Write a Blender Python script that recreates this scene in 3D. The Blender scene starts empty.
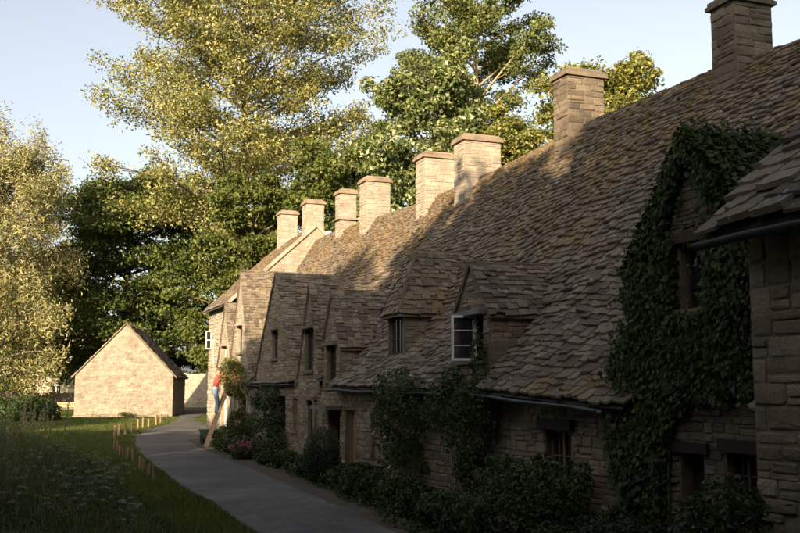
import bpy, math, random
import numpy as np
from mathutils import Matrix, Vector

# ------------------------------------------------------------------ camera, sky, sun, exposure
SC = bpy.context.scene
COL = SC.collection
cam_data = bpy.data.cameras.new('camera')
cam = bpy.data.objects.new('camera', cam_data)
COL.objects.link(cam)
PITCH = math.atan((388 - 266.5) / 1000.0)
CAMZ = 2.3
cam.location = (0, 0, CAMZ)
cam.rotation_euler = (math.pi / 2 + PITCH, 0, 0)
cam_data.sensor_width = 36
cam_data.lens = 45
cam_data.clip_end = 3000
SC.camera = cam

SUN_EL = math.radians(17)
TRAVEL = np.array([0.35, 0.937]); TRAVEL /= np.linalg.norm(TRAVEL)      # horizontal direction in which the light travels
to_sun = Vector((-TRAVEL[0] * math.cos(SUN_EL), -TRAVEL[1] * math.cos(SUN_EL), math.sin(SUN_EL)))
world = bpy.data.worlds.new('World'); SC.world = world; world.use_nodes = True
wn = world.node_tree
bgn = wn.nodes['Background']
sky = wn.nodes.new('ShaderNodeTexSky')
sky.sky_type = 'NISHITA'; sky.sun_disc = False
sky.sun_elevation = SUN_EL
sky.sun_rotation = math.atan2(to_sun.x, to_sun.y)
sky.altitude = 50; sky.air_density = 1.0; sky.dust_density = 3.0; sky.ozone_density = 1.0
veil = wn.nodes.new('ShaderNodeHueSaturation')          # thin high veil over the whole sky
veil.inputs['Saturation'].default_value = 0.44
wn.links.new(sky.outputs[0], veil.inputs['Color']); wn.links.new(veil.outputs[0], bgn.inputs[0])
bgn.inputs[1].default_value = 0.103
sun_data = bpy.data.lights.new('sun', 'SUN')
sun = bpy.data.objects.new('sun', sun_data); COL.objects.link(sun)
sun.location = (-20, -40, 40)
sun.rotation_euler = to_sun.to_track_quat('Z', 'Y').to_euler()
sun_data.energy = 5.0; sun_data.angle = math.radians(0.53); sun_data.color = (1.0, 0.80, 0.54)
SC.view_settings.view_transform = 'Standard'; SC.view_settings.look = 'None'
SC.view_settings.exposure = 1.3; SC.view_settings.gamma = 1; SC.view_settings.use_curve_mapping = False
SC.render.engine = 'CYCLES'
SC.cycles.use_denoising = True
SC.cycles.max_bounces = 6; SC.cycles.transparent_max_bounces = 8
SC.cycles.sample_clamp_indirect = 4

# ------------------------------------------------------------------ helpers
RNG = np.random.default_rng(11)
R = random.Random(5)
O2 = np.array([2.0, 16.8]); D2 = np.array([-0.3593, 0.9332]); M2 = np.array([0.9332, 0.3593])
D3 = np.array([D2[0], D2[1], 0.0]); M3 = np.array([M2[0], M2[1], 0.0]); UP = np.array([0, 0, 1.0])
ROWROT = math.atan2(D2[1], D2[0])
GY = [-200, 0, 12, 20, 38, 55, 68, 95, 140, 600]; GZ = [-.8, -.5, -.35, 0, .1, .25, .4, .7, 1.2, 4]
def gz(y): return np.interp(y, GY, GZ)
def W(s, u, z): return np.array([O2[0] + s * D2[0] + u * M2[0], O2[1] + s * D2[1] + u * M2[1], z])
def gs(s, u=0.0): return float(gz(O2[1] + s * D2[1] + u * M2[1]))
def nrm(v):
    v = np.asarray(v, float); return v / (np.linalg.norm(v) + 1e-12)
CF = np.array([0, math.cos(PITCH), math.sin(PITCH)]); CU = np.array([0, -math.sin(PITCH), math.cos(PITCH)])
def project(p):
    q = np.asarray(p, float) - np.array([0, 0, CAMZ]); dd = q @ CF
    if dd < .1: return None
    return 400 + 1000 * q[0] / dd, 266.5 - 1000 * (q @ CU) / dd, dd

ROOT = {}           # object name -> world matrix of its thing's root
def empty(name, loc, rz=0.0, label=None, cat=None, group=None):
    o = bpy.data.objects.new(name, None); COL.objects.link(o)
    o.location = loc; o.rotation_euler = (0, 0, rz); o.empty_display_size = .2
    ROOT[o.name] = Matrix.Translation(Vector(loc)) @ Matrix.Rotation(rz, 4, 'Z')
    tag(o, label, cat, group)
    return o
def tag(o, label=None, cat=None, group=None, kind=None):
    if label: o['label'] = label
    if cat: o['category'] = cat
    if group: o['group'] = group
    if kind: o['kind'] = kind
    return o
def child(name, me, parent, mat=None):
    o = bpy.data.objects.new(name, me); COL.objects.link(o)
    if parent is not None:
        o.parent = parent
        ROOT[o.name] = ROOT[parent.name]
    else:
        ROOT[o.name] = Matrix.Identity(4)
    if mat is not None and me is not None and not me.materials: me.materials.append(mat)
    return o

BOXF = [(0, 3, 2, 1), (4, 5, 6, 7), (0, 1, 5, 4), (1, 2, 6, 5), (2, 3, 7, 6), (3, 0, 4, 7)]
class Buf:
    def __init__(self): self.v = []; self.f = []; self.n = 0; self.av = []; self.af = []
    def add(self, v, f):
        v = np.asarray(v, float); b = self.n
        self.v.append(v); self.f.extend([tuple(i + b for i in q) for q in f]); self.n += len(v)
    def hexa(self, v8): self.add(v8, BOXF)
    def box(self, c, ax, ay, az):
        """centre, three half-extent vectors"""
        c = np.asarray(c, float); ax = np.asarray(ax, float); ay = np.asarray(ay, float); az = np.asarray(az, float)
        v = [c - ax - ay - az, c + ax - ay - az, c + ax + ay - az, c - ax + ay - az,
             c - ax - ay + az, c + ax - ay + az, c + ax + ay + az, c - ax + ay + az]
        self.hexa(v)
    def bar(self, a, b, w, t, side=None):
        """beam from a to b with full width w (along side) and thickness t"""
        a = np.asarray(a, float); b = np.asarray(b, float); d = nrm(b - a)
        sd = nrm(np.cross(d, UP)) if side is None else nrm(np.asarray(side) - d * (np.asarray(side) @ d))
        if np.linalg.norm(np.cross(d, UP)) < 1e-4 and side is None: sd = np.array([1.0, 0, 0])
        th = np.cross(sd, d)
        self.box((a + b) / 2, (b - a) / 2, sd * w / 2, th * t / 2)
    def tube(self, pts, rad, n=6, cap=True):
        pts = [np.asarray(p, float) for p in pts]; k = len(pts); rings = []
        ref = np.array([.31, .17, .93])
        for i in range(k):
            d = nrm(pts[min(i + 1, k - 1)] - pts[max(i - 1, 0)])
            a = nrm(np.cross(d, ref)) if abs(d @ nrm(ref)) < .97 else nrm(np.cross(d, [1, 0, 0]))
            b = np.cross(d, a)
            for j in range(n):
                t = 2 * math.pi * j / n
                rings.append(pts[i] + (a * math.cos(t) + b * math.sin(t)) * rad[i])
        f = []
        for i in range(k - 1):
            for j in range(n):
                f.append((i * n + j, i * n + (j + 1) % n, (i + 1) * n + (j + 1) % n, (i + 1) * n + j))
        if cap:
            f.append(tuple(range(n - 1, -1, -1))); f.append(tuple((k - 1) * n + j for j in range(n)))
        self.add(rings, f)
    def build(self, name, mat, parent=None, smooth=False):
        v = np.concatenate(self.v) if self.v else np.zeros((0, 3))
        o = child(name, bpy.data.meshes.new(name), parent, mat)
        M = np.array(ROOT[o.name].inverted())
        v = v @ M[:3, :3].T + M[:3, 3]
        o.data.from_pydata(v.tolist(), [], self.f)
        o.data.update()
        if smooth: o.data.polygons.foreach_set('use_smooth', [True] * len(o.data.polygons))
        return o
def fast_mesh(name, v, tris, mat, parent=None):
    """big triangle meshes (leaves, blades); v (N,3), tris (T,3)"""
    o = child(name, bpy.data.meshes.new(name), parent, mat); me = o.data
    M = np.array(ROOT[o.name].inverted()); v = v @ M[:3, :3].T + M[:3, 3]
    me.vertices.add(len(v)); me.vertices.foreach_set('co', v.astype(np.float32).ravel())
    me.loops.add(tris.size); me.loops.foreach_set('vertex_index', tris.astype(np.int32).ravel())
    me.polygons.add(len(tris)); me.polygons.foreach_set('loop_start', np.arange(0, tris.size, 3, dtype=np.int32))
    me.update(calc_edges=True); me.validate()
    return o

# ------------------------------------------------------------------ materials
def newmat(name):
    m = bpy.data.materials.new(name); m.use_nodes = True
    return m, m.node_tree.nodes, m.node_tree.links, m.node_tree.nodes['Principled BSDF']
def ramp(n, stops):
    r = n.new('ShaderNodeValToRGB'); e = r.color_ramp.elements
    while len(e) < len(stops): e.new(.5)
    for i, (p, c) in enumerate(stops):
        e[i].position = p; e[i].color = (*c, 1) if len(c) == 3 else c
    return r
def rnd(n, l):
    """random number per piece: object random + island random"""
    g = n.new('ShaderNodeNewGeometry'); oi = n.new('ShaderNodeObjectInfo'); a = n.new('ShaderNodeMath'); a.operation = 'ADD'
    f = n.new('ShaderNodeMath'); f.operation = 'FRACT'
    l.new(g.outputs['Random Per Island'], a.inputs[0]); l.new(oi.outputs['Random'], a.inputs[1]); l.new(a.outputs[0], f.inputs[0])
    return f.outputs[0], g.outputs['Position']
def noise(n, l, pos, scale, detail=3, rough=.6):
    t = n.new('ShaderNodeTexNoise'); t.inputs['Scale'].default_value = scale; t.inputs['Detail'].default_value = detail
    t.inputs['Roughness'].default_value = rough; l.new(pos, t.inputs['Vector']); return t.outputs['Fac']
def mixc(n, l, fac, a, b, mode='MIX'):
    m = n.new('ShaderNodeMix'); m.data_type = 'RGBA'; m.blend_type = mode
    for sock, val in ((m.inputs[0], fac), (m.inputs[6], a), (m.inputs[7], b)):
        if isinstance(val, bpy.types.NodeSocket): l.new(val, sock)
        elif isinstance(val, (tuple, list)): sock.default_value = (*val, 1) if len(val) == 3 else val
        else: sock.default_value = val
    return m.outputs[2]
def bump(n, l, p, h, strength, dist=.02):
    b = n.new('ShaderNodeBump'); b.inputs['Strength'].default_value = strength; b.inputs['Distance'].default_value = dist
    l.new(h, b.inputs['Height']); l.new(b.outputs[0], p.inputs['Normal'])
def stone_mat(name, stops, mottled=.5, rough=.95, lichen=.0, bumpd=.02):
    m, n, l, p = newmat(name)
    r, pos = rnd(n, l)
    rp = ramp(n, stops); l.new(r, rp.inputs[0])
    n1 = noise(n, l, pos, 2.2, 4, .65); n2 = noise(n, l, pos, 22, 4, .7)
    d = ramp(n, [(.3, (.55, .52, .48)), (.62, (1.08, 1.05, 1.0))]); l.new(n1, d.inputs[0])
    c = mixc(n, l, mottled, rp.outputs[0], d.outputs[0], 'MULTIPLY')
    d2 = ramp(n, [(.3, (.72, .7, .66)), (.7, (1.15, 1.13, 1.1))]); l.new(n2, d2.inputs[0])
    c = mixc(n, l, .75, c, d2.outputs[0], 'MULTIPLY')
    if lichen:
        n3 = noise(n, l, pos, 7, 5, .7); lr = ramp(n, [(.60, (0, 0, 0)), (.68, (1, 1, 1))]); l.new(n3, lr.inputs[0])
        ml = n.new('ShaderNodeMath'); ml.operation = 'MULTIPLY'; ml.inputs[1].default_value = lichen; l.new(lr.outputs[0], ml.inputs[0])
        c = mixc(n, l, ml.outputs[0], c, (.10, .095, .085))
    l.new(c, p.inputs['Base Color']); p.inputs['Roughness'].default_value = rough
    p.inputs['Specular IOR Level'].default_value = .2
    bump(n, l, p, n2, .7, bumpd)
    return m
def tile_mat(name):
    m, n, l, p = newmat(name)
    r, pos = rnd(n, l)
    rp = ramp(n, [(0, (.11, .089, .070)), (.3, (.172, .140, .107)), (.6, (.225, .183, .138)), (.85, (.28, .23, .175)), (1, (.135, .117, .102))]); l.new(r, rp.inputs[0])
    n2 = noise(n, l, pos, 16, 5, .7)
    d2 = ramp(n, [(.3, (.6, .58, .55)), (.7, (1.25, 1.22, 1.15))]); l.new(n2, d2.inputs[0])
    c = mixc(n, l, .8, rp.outputs[0], d2.outputs[0], 'MULTIPLY')
    # moss and ochre lichen in big drifts
    n1 = noise(n, l, pos, .55, 3, .6); mr = ramp(n, [(.52, (0, 0, 0)), (.66, (1, 1, 1))])
    sx = n.new('ShaderNodeSeparateXYZ'); l.new(pos, sx.inputs[0]); hm = n.new('ShaderNodeMapRange')      # moss thrives towards the ridge
    for k_, v_ in enumerate((4.5, 8.0, -.03, .13)): hm.inputs[1 + k_].default_value = v_
    l.new(sx.outputs[2], hm.inputs[0]); ad = n.new('ShaderNodeMath'); ad.operation = 'ADD'; l.new(n1, ad.inputs[0]); l.new(hm.outputs[0], ad.inputs[1]); l.new(ad.outputs[0], mr.inputs[0])
    n4 = noise(n, l, pos, 3.5, 4, .7); m4 = ramp(n, [(.42, (0, 0, 0)), (.6, (1, 1, 1))]); l.new(n4, m4.inputs[0])
    mm = n.new('ShaderNodeMath'); mm.operation = 'MULTIPLY'; l.new(mr.outputs[0], mm.inputs[0]); l.new(m4.outputs[0], mm.inputs[1])
    m2 = n.new('ShaderNodeMath'); m2.operation = 'MULTIPLY'; m2.inputs[1].default_value = .62; l.new(mm.outputs[0], m2.inputs[0])
    c = mixc(n, l, m2.outputs[0], c, (.25, .148, .035))
    # pale lichen spots
    n3 = noise(n, l, pos, 9, 4, .6); lr = ramp(n, [(.635, (0, 0, 0)), (.68, (1, 1, 1))]); l.new(n3, lr.inputs[0])
    m3 = n.new('ShaderNodeMath'); m3.operation = 'MULTIPLY'; m3.inputs[1].default_value = .75; l.new(lr.outputs[0], m3.inputs[0])
    c = mixc(n, l, m3.outputs[0], c, (.42, .40, .34))
    n5 = noise(n, l, pos, 70, 4, .75); d5 = ramp(n, [(.3, (.62, .62, .62)), (.7, (1.3, 1.28, 1.25))]); l.new(n5, d5.inputs[0]); c = mixc(n, l, .7, c, d5.outputs[0], 'MULTIPLY')
    l.new(c, p.inputs['Base Color']); p.inputs['Roughness'].default_value = .92; p.inputs['Specular IOR Level'].default_value = .2
    bs_ = n.new('ShaderNodeMath'); bs_.operation = 'ADD'; l.new(n2, bs_.inputs[0]); l.new(n5, bs_.inputs[1]); bump(n, l, p, bs_.outputs[0], .8, .016)
    return m
def leaf_mat(name, stops, trans=.35, gloss=.06):
    m, n, l, p = newmat(name)
    g = n.new('ShaderNodeNewGeometry'); rp = ramp(n, stops); l.new(g.outputs['Random Per Island'], rp.inputs[0])
    nz = noise(n, l, g.outputs['Position'], .6, 2, .5); d = ramp(n, [(.35, (.75, .8, .75)), (.65, (1.15, 1.1, 1.0))]); l.new(nz, d.inputs[0])
    c = mixc(n, l, .8, rp.outputs[0], d.outputs[0], 'MULTIPLY')
    l.new(c, p.inputs['Base Color']); p.inputs['Roughness'].default_value = .55; p.inputs['Specular IOR Level'].default_value = gloss * 5
    tr = n.new('ShaderNodeBsdfTranslucent'); l.new(c, tr.inputs[0])
    ms = n.new('ShaderNodeMixShader'); ms.inputs[0].default_value = trans
    l.new(p.outputs[0], ms.inputs[1]); l.new(tr.outputs[0], ms.inputs[2]); l.new(ms.outputs[0], n['Material Output'].inputs[0])
    return m
def plain_mat(name, col, rough=.7, var=.25, scale=8, metal=0, spec=.3, bumps=.3):
    m, n, l, p = newmat(name)
    g = n.new('ShaderNodeNewGeometry'); nz = noise(n, l, g.outputs['Position'], scale, 4, .65)
    lo = tuple(c * (1 - var) for c in col); hi = tuple(min(1, c * (1 + var)) for c in col)
    rp = ramp(n, [(.3, lo), (.7, hi)]); l.new(nz, rp.inputs[0]); l.new(rp.outputs[0], p.inputs['Base Color'])
    p.inputs['Roughness'].default_value = rough; p.inputs['Metallic'].default_value = metal; p.inputs['Specular IOR Level'].default_value = spec
    if bumps: bump(n, l, p, nz, bumps, .01)
    return m
def wood_mat(name, col, var=.35):
    m, n, l, p = newmat(name)
    r, pos = rnd(n, l)
    mp = n.new('ShaderNodeMapping'); mp.inputs['Scale'].default_value = (14, 14, 1.2); l.new(pos, mp.inputs[0])
    nz = noise(n, l, mp.outputs[0], 2.0, 5, .7)
    rp = ramp(n, [(.3, tuple(c * (1 - var) for c in col)), (.7, tuple(c * (1 + var) for c in col))]); l.new(nz, rp.inputs[0])
    hr = ramp(n, [(0, (.75, .75, .75)), (1, (1.15, 1.12, 1.08))]); l.new(r, hr.inputs[0])
    c = mixc(n, l, 1.0, rp.outputs[0], hr.outputs[0], 'MULTIPLY')
    l.new(c, p.inputs['Base Color']); p.inputs['Roughness'].default_value = .85; p.inputs['Specular IOR Level'].default_value = .25
    bump(n, l, p, nz, .5, .006)
    return m
MT = {}
MT['stone'] = stone_mat('limestone', [(0, (0.192, 0.150, 0.106)), (.3, (0.243, 0.192, 0.134)), (.6, (0.288, 0.234, 0.166)), (.85, (0.333, 0.275, 0.205)), (1, (0.211, 0.179, 0.141))], .7, lichen=.5)
MT['stone_pale'] = stone_mat('limestone_pale', [(0, (.33, .285, .225)), (.5, (.39, .34, .28)), (1, (.42, .365, .30))], .6, lichen=.3)  # cream stone; sunlight partly put into the colour of the lit chimneys
MT['stone_grey'] = stone_mat('limestone_grey', [(0, (0.124, 0.102, 0.077)), (.4, (0.186, 0.152, 0.115)), (.8, (0.236, 0.192, 0.146)), (1, (0.149, 0.130, 0.108))], .7, lichen=.7)  # greyer stone; shade partly put into the colour of the near shaded parts
MT['mortar'] = stone_mat('lime_mortar', [(0, (0.180, 0.150, 0.111)), (1, (0.204, 0.168, 0.126))], .8, lichen=.4)
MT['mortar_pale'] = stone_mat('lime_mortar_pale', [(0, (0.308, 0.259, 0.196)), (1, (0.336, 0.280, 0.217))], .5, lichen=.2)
MT['stone_barn'] = stone_mat('barn_limestone', [(0, (.25, .21, .165)), (.4, (.33, .285, .23)), (.75, (.38, .335, .275)), (1, (.29, .255, .215))], .8, lichen=.45)
MT['cap'] = stone_mat('weathered_cap', [(0, (.26, .20, .15)), (1, (.32, .255, .195))], .8, lichen=.6)
MT['mortar_wing'] = stone_mat('wide_lime_mortar', [(0, (.24, .20, .155)), (1, (.27, .23, .18))], .6, lichen=.3)
MT['tile'] = tile_mat('stone_roof_tile')
MT['deck'] = plain_mat('roof_underlay', (.07, .055, .045), .95)
MT['wood_dark'] = wood_mat('dark_oak', (.06, .042, .03))
MT['wood_black'] = wood_mat('blackened_oak', (.028, .022, .018))
MT['wood_tan'] = wood_mat('weathered_oak', (.24, .165, .095))
MT['wood_pale'] = wood_mat('pale_pine', (.52, .36, .21), .2)
MT['stake'] = wood_mat('stake_wood', (.27, .18, .10))
MT['white'] = plain_mat('white_paint', (.74, .72, .67), .5, .08)
MT['iron'] = plain_mat('black_iron', (.035, .035, .037), .55, .2)
MT['gutter'] = plain_mat('gutter_green_grey', (.075, .085, .08), .55, .2)
MT['pipe'] = plain_mat('cream_pipe', (.30, .26, .19), .55, .15)
MT['lead'] = plain_mat('lead_flashing', (.15, .15, .15), .7, .25)
MT['soil'] = plain_mat('soil', (.07, .052, .036), .95, .4, 5)
m, n_, l_, p_ = newmat('window_glass')
p_.inputs['Base Color'].default_value = (.018, .02, .022, 1); p_.inputs['Roughness'].default_value = .06
g_ = n_.new('ShaderNodeNewGeometry'); bump(n_, l_, p_, noise(n_, l_, g_.outputs['Position'], 2.5, 1, .5), .25, .02)
MT['glass'] = m
m, n_, l_, p_ = newmat('clear_glass')
p_.inputs['Base Color'].default_value = (.03, .035, .04, 1); p_.inputs['Roughness'].default_value = .05
tr_ = n_.new('ShaderNodeBsdfTransparent'); mx_ = n_.new('ShaderNodeMixShader'); mx_.inputs[0].default_value = .45
l_.new(tr_.outputs[0], mx_.inputs[1]); l_.new(p_.outputs[0], mx_.inputs[2]); l_.new(mx_.outputs[0], n_['Material Output'].inputs[0])
MT['clear_glass'] = m
m, n_, l_, p_ = newmat('asphalt')
g_ = n_.new('ShaderNodeNewGeometry'); a_ = noise(n_, l_, g_.outputs['Position'], .45, 4, .6); b_ = noise(n_, l_, g_.outputs['Position'], 45, 3, .7)
ra = ramp(n_, [(.30, (.060, .054, .050)), (.52, (.100, .091, .084)), (.70, (.140, .128, .116))]); l_.new(a_, ra.inputs[0])
c_ = noise(n_, l_, g_.outputs['Position'], 3.2, 5, .7)
rb = ramp(n_, [(.3, (.6, .6, .6)), (.7, (1.35, 1.33, 1.3))]); l_.new(b_, rb.inputs[0]); rc = ramp(n_, [(.32, (.62, .60, .58)), (.68, (1.25, 1.22, 1.18))]); l_.new(c_, rc.inputs[0])
vo = n_.new('ShaderNodeTexVoronoi'); vo.feature = 'DISTANCE_TO_EDGE'; vo.inputs['Scale'].default_value = .55; l_.new(g_.outputs['Position'], vo.inputs['Vector'])
rv = ramp(n_, [(.0, (.45, .44, .42)), (.012, (1, 1, 1))]); l_.new(vo.outputs['Distance'], rv.inputs[0])
k_ = mixc(n_, l_, .7, ra.outputs[0], rb.outputs[0], 'MULTIPLY'); k_ = mixc(n_, l_, .7, k_, rc.outputs[0], 'MULTIPLY'); k_ = mixc(n_, l_, .5, k_, rv.outputs[0], 'MULTIPLY')
l_.new(k_, p_.inputs['Base Color']); p_.inputs['Roughness'].default_value = .9
bump(n_, l_, p_, b_, .6, .01); MT['asphalt'] = m
m, n_, l_, p_ = newmat('turf')
g_ = n_.new('ShaderNodeNewGeometry'); a_ = noise(n_, l_, g_.outputs['Position'], .35, 4, .65); b_ = noise(n_, l_, g_.outputs['Position'], 14, 5, .75)
ra = ramp(n_, [(.3, (.055, .075, .018)), (.5, (.085, .108, .024)), (.72, (.13, .14, .035))]); l_.new(a_, ra.inputs[0])
rb = ramp(n_, [(.28, (.4, .45, .4)), (.72, (1.35, 1.3, 1.2))]); l_.new(b_, rb.inputs[0])
l_.new(mixc(n_, l_, .85, ra.outputs[0], rb.outputs[0], 'MULTIPLY'), p_.inputs['Base Color']); p_.inputs['Roughness'].default_value = .95
p_.inputs['Specular IOR Level'].default_value = .1
bump(n_, l_, p_, b_, 1.0, .06); MT['turf'] = m
MT['bark'] = plain_mat('bark', (.15, .115, .08), .95, .45, 6, bumps=.9)
MT['bark_pale'] = plain_mat('bark_pale', (.34, .25, .15), .95, .35, 5, bumps=.9)
MT['bark_dark'] = plain_mat('bark_dark', (.05, .04, .03), .95, .4, 6, bumps=.9)
MT['lf_poplar'] = leaf_mat('poplar_leaves', [(0, (.11, .12, .032)), (.35, (.20, .20, .052)), (.75, (.33, .30, .09)), (1, (.56, .51, .28))])
MT['lf_dark'] = leaf_mat('sycamore_leaves', [(0, (.038, .056, .012)), (.5, (.080, .108, .022)), (1, (.17, .19, .05))], .3)
MT['lf_willow'] = leaf_mat('willow_leaves', [(0, (.242, .231, .094)), (.5, (.374, .341, .154)), (1, (.506, .462, .242))])
MT['lf_beam'] = leaf_mat('whitebeam_leaves', [(0, (.065, .098, .023)), (.55, (.130, .163, .046)), (.82, (.234, .247, .091)), (1, (.650, .611, .390))], .3)
MT['lf_ash'] = leaf_mat('tall_tree_leaves', [(0, (.072, .098, .026)), (.5, (.137, .163, .047)), (1, (.247, .247, .085))])
MT['lf_gold'] = leaf_mat('golden_leaves', [(0, (.108, .120, .026)), (.5, (.204, .204, .048)), (1, (.360, .324, .096))])
MT['lf_green'] = leaf_mat('mid_green_leaves', [(0, (.045, .065, .014)), (.5, (.085, .105, .024)), (1, (.15, .16, .04))])
MT['lf_tree'] = leaf_mat('tree_leaves', [(0, (.06, .08, .017)), (.5, (.11, .135, .03)), (1, (.20, .205, .05))])
MT['lf_ivy'] = leaf_mat('ivy_leaves', [(0, (.022, .040, .010)), (.5, (.040, .068, .015)), (1, (.080, .112, .026))], .2, .035)
MT['lf_shrub'] = leaf_mat('shrub_leaves', [(0, (.026, .045, .012)), (.5, (.045, .075, .020)), (1, (.09, .125, .034))], .25)
MT['lf_box'] = leaf_mat('box_leaves', [(0, (.02, .036, .012)), (.5, (.034, .056, .018)), (1, (.06, .085, .028))], .2)
MT['lf_grass'] = leaf_mat('meadow_blades', [(0, (.06, .08, .024)), (.45, (.11, .13, .042)), (.85, (.18, .19, .075)), (1, (.34, .30, .16))], .35)
MT['lf_lawn'] = leaf_mat('lawn_blades', [(0, (.06, .08, .018)), (.5, (.10, .125, .026)), (1, (.19, .19, .045))], .4)
MT['fl_white'] = leaf_mat('white_petals', [(0, (.22, .23, .17)), (1, (.42, .42, .35))], .3)
MT['fl_pink'] = leaf_mat('pink_petals', [(0, (.42, .05, .14)), (1, (.65, .16, .30))], .3)
MT['fl_red'] = leaf_mat('red_petals', [(0, (.5, .10, .05)), (1, (.7, .3, .14))], .3)
MT['fl_yellow'] = leaf_mat('cream_petals', [(0, (.6, .52, .22)), (1, (.75, .68, .42))], .3)
MT['skin'] = plain_mat('skin', (.45, .27, .19), .6, .08)
MT['hair'] = plain_mat('hair', (.10, .06, .035), .7, .3, 60)
MT['jeans'] = plain_mat('faded_jeans', (.26, .36, .52), .9, .2, 25)
MT['shirt_red'] = plain_mat('red_cloth', (.50, .07, .06), .9, .15, 20)
MT['shirt_white'] = plain_mat('white_cloth', (.75, .73, .70), .9, .08, 20)
MT['shoe'] = plain_mat('shoe_leather', (.06, .045, .035), .6, .2)
MT['green_paint'] = plain_mat('green_paint', (.045, .085, .05), .5, .2)
MT['gutter_old'] = plain_mat('old_green_gutter', (.060, .070, .062), .75, .35, 12)
MT['rubber'] = plain_mat('rubber', (.02, .02, .02), .8, .2)
MT['plaster'] = stone_mat('cream_render', [(0, (0.385, 0.329, 0.252)), (1, (0.420, 0.364, 0.287))], .4, lichen=.15)
MT['water'] = MT['glass']

# ------------------------------------------------------------------ shared piece meshes (tiles, stones)
def tile_variant(seed):
    r = random.Random(seed); j = lambda a: r.uniform(-a, a)
    top = [(-.5 + j(.02), j(.05)), (-.18 + j(.15), -.01 + j(.05)), (.22 + j(.15), -.01 + j(.05)), (.5 + j(.02), j(.05)), (.46 + j(.04), 1), (-.46 + j(.04), 1)]
    if r.random() < .22: top[0] = (-.5, .05 + r.random() * .07)
    if r.random() < .22: top[3] = (.5, .05 + r.random() * .07)
    k = len(top)
    v = [(x, y, 0) for x, y in top] + [(x * .98, y + .015 if y < .5 else y, 1 + j(.22)) for x, y in top]
    f = [tuple(range(k - 1, -1, -1)), tuple(range(k, 2 * k))] + [(i, (i + 1) % k, k + (i + 1) % k, k + i) for i in range(k)]
    return np.array(v), f
def stone_variant(seed):
    """rough block: eight-cornered outline, worn edge, uneven face"""
    r = random.Random(seed); j = lambda a: r.uniform(-a, a)
    o = []
    for (x, z) in ((-1, -1), (1, -1), (1, 1), (-1, 1)):
        a, b_ = r.uniform(.03, .10), r.uniform(.05, .24)
        q = [(x * (.5 - a), z * (.5 + j(.03))), (x * (.5 + j(.012)), z * (.5 - b_))]
        if x * z < 0: q.reverse()
        o += [q[1], q[0]] if x * z > 0 else [q[1], q[0]]
    ang = sorted(o, key=lambda t: math.atan2(t[1], t[0])); k = 8
    v = [(x, -.6, z) for x, z in ang] + [(x, .35 + j(.2), z) for x, z in ang] + [(x * (.88 + j(.05)), .95 + j(.35), z * (.78 + j(.08))) for x, z in ang] + [(j(.15), 1.15 + j(.4), j(.12))]
    f = [(i, (i + 1) % k, k + (i + 1) % k, k + i) for i in range(k)] + [(k + i, k + (i + 1) % k, 2 * k + (i + 1) % k, 2 * k + i) for i in range(k)] + [(2 * k + i, 2 * k + (i + 1) % k, 3 * k) for i in range(k)]
    return np.array(v), f
def stone_far(seed):
    r = random.Random(seed); j = lambda a: r.uniform(-a, a)
    c = [(x * (.5 + j(.02)), z * (.5 + j(.05))) for x, z in ((-1, -1), (1, -1), (1, 1), (-1, 1))]
    v = [(x, -.6, z) for x, z in c] + [(x * .93, .9 + j(.3), z * .88) for x, z in c]
    return np.array(v), [(0, 1, 5, 4), (1, 2, 6, 5), (2, 3, 7, 6), (3, 0, 4, 7), (4, 5, 6, 7)]
def tile_far(seed):
    r = random.Random(seed); j = lambda a: r.uniform(-a, a)
    c = [(-.5 + j(.02), j(.08)), (.5 + j(.02), j(.08)), (.47, 1), (-.47, 1)]
    v = [(x, y, 0) for x, y in c] + [(x * .985, y, 1 + j(.25)) for x, y in c]
    return np.array(v), [(0, 1, 5, 4), (1, 2, 6, 5), (3, 0, 4, 7), (4, 5, 6, 7)]
TILES_FAR = [tile_far(i + 30) for i in range(12)]
STONES_FAR = [stone_far(i + 90) for i in range(24)]
TILES = [tile_variant(i) for i in range(12)]
STONES = [stone_variant(i + 50) for i in range(24)]
SHARED = {}
def shared_mesh(kind, k, mat):
    key = (kind, k, mat.name)
    if key not in SHARED:
        v, f = (TILES if kind == 'tile' else STONES)[k]
        me = bpy.data.meshes.new('roof_tile' if kind == 'tile' else 'stone'); me.from_pydata(v.tolist(), [], f); me.materials.append(mat); me.update()
        SHARED[key] = me
    return SHARED[key]
def emit(thing, kind, pieces, restname, cap=300, minpx=8.5):
    """pieces: (4x4 matrix, variant, size in m, parent part, material, own name).  The ones that show largest become objects."""
    sc = []
    for i, (Mx, k, dim, part, mat, nm) in enumerate(pieces):
        q = project(Mx[:3, 3]); px = 0
        if q and -15 < q[0] < 815 and -15 < q[1] < 548: px = dim * 1000 / q[2]
        sc.append(px)
    order = sorted(range(len(pieces)), key=lambda i: -sc[i])
    ind = set(i for i in order[:cap] if sc[i] >= minpx)
    src = TILES_FAR if kind == 'tile' else (STONES if sum(1 for x in sc if x > 6) > 60 else STONES_FAR)
    rest = {}
    Minv = ROOT[thing.name].inverted()
    for i, (Mx, k, dim, part, mat, nm) in enumerate(pieces):
        if i in ind:
            o = bpy.data.objects.new(nm, shared_mesh(kind, k, mat)); COL.objects.link(o)
            o.parent = part; o.matrix_local = Minv @ Matrix(Mx.tolist())
        else:
            b = rest.setdefault(mat.name, (Buf(), mat))[0]
            v, f = src[k]; b.add(v @ Mx[:3, :3].T + Mx[:3, 3], f)
    for b, mat in rest.values():
        tag(b.build(restname, mat, thing), kind='stuff')

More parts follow.
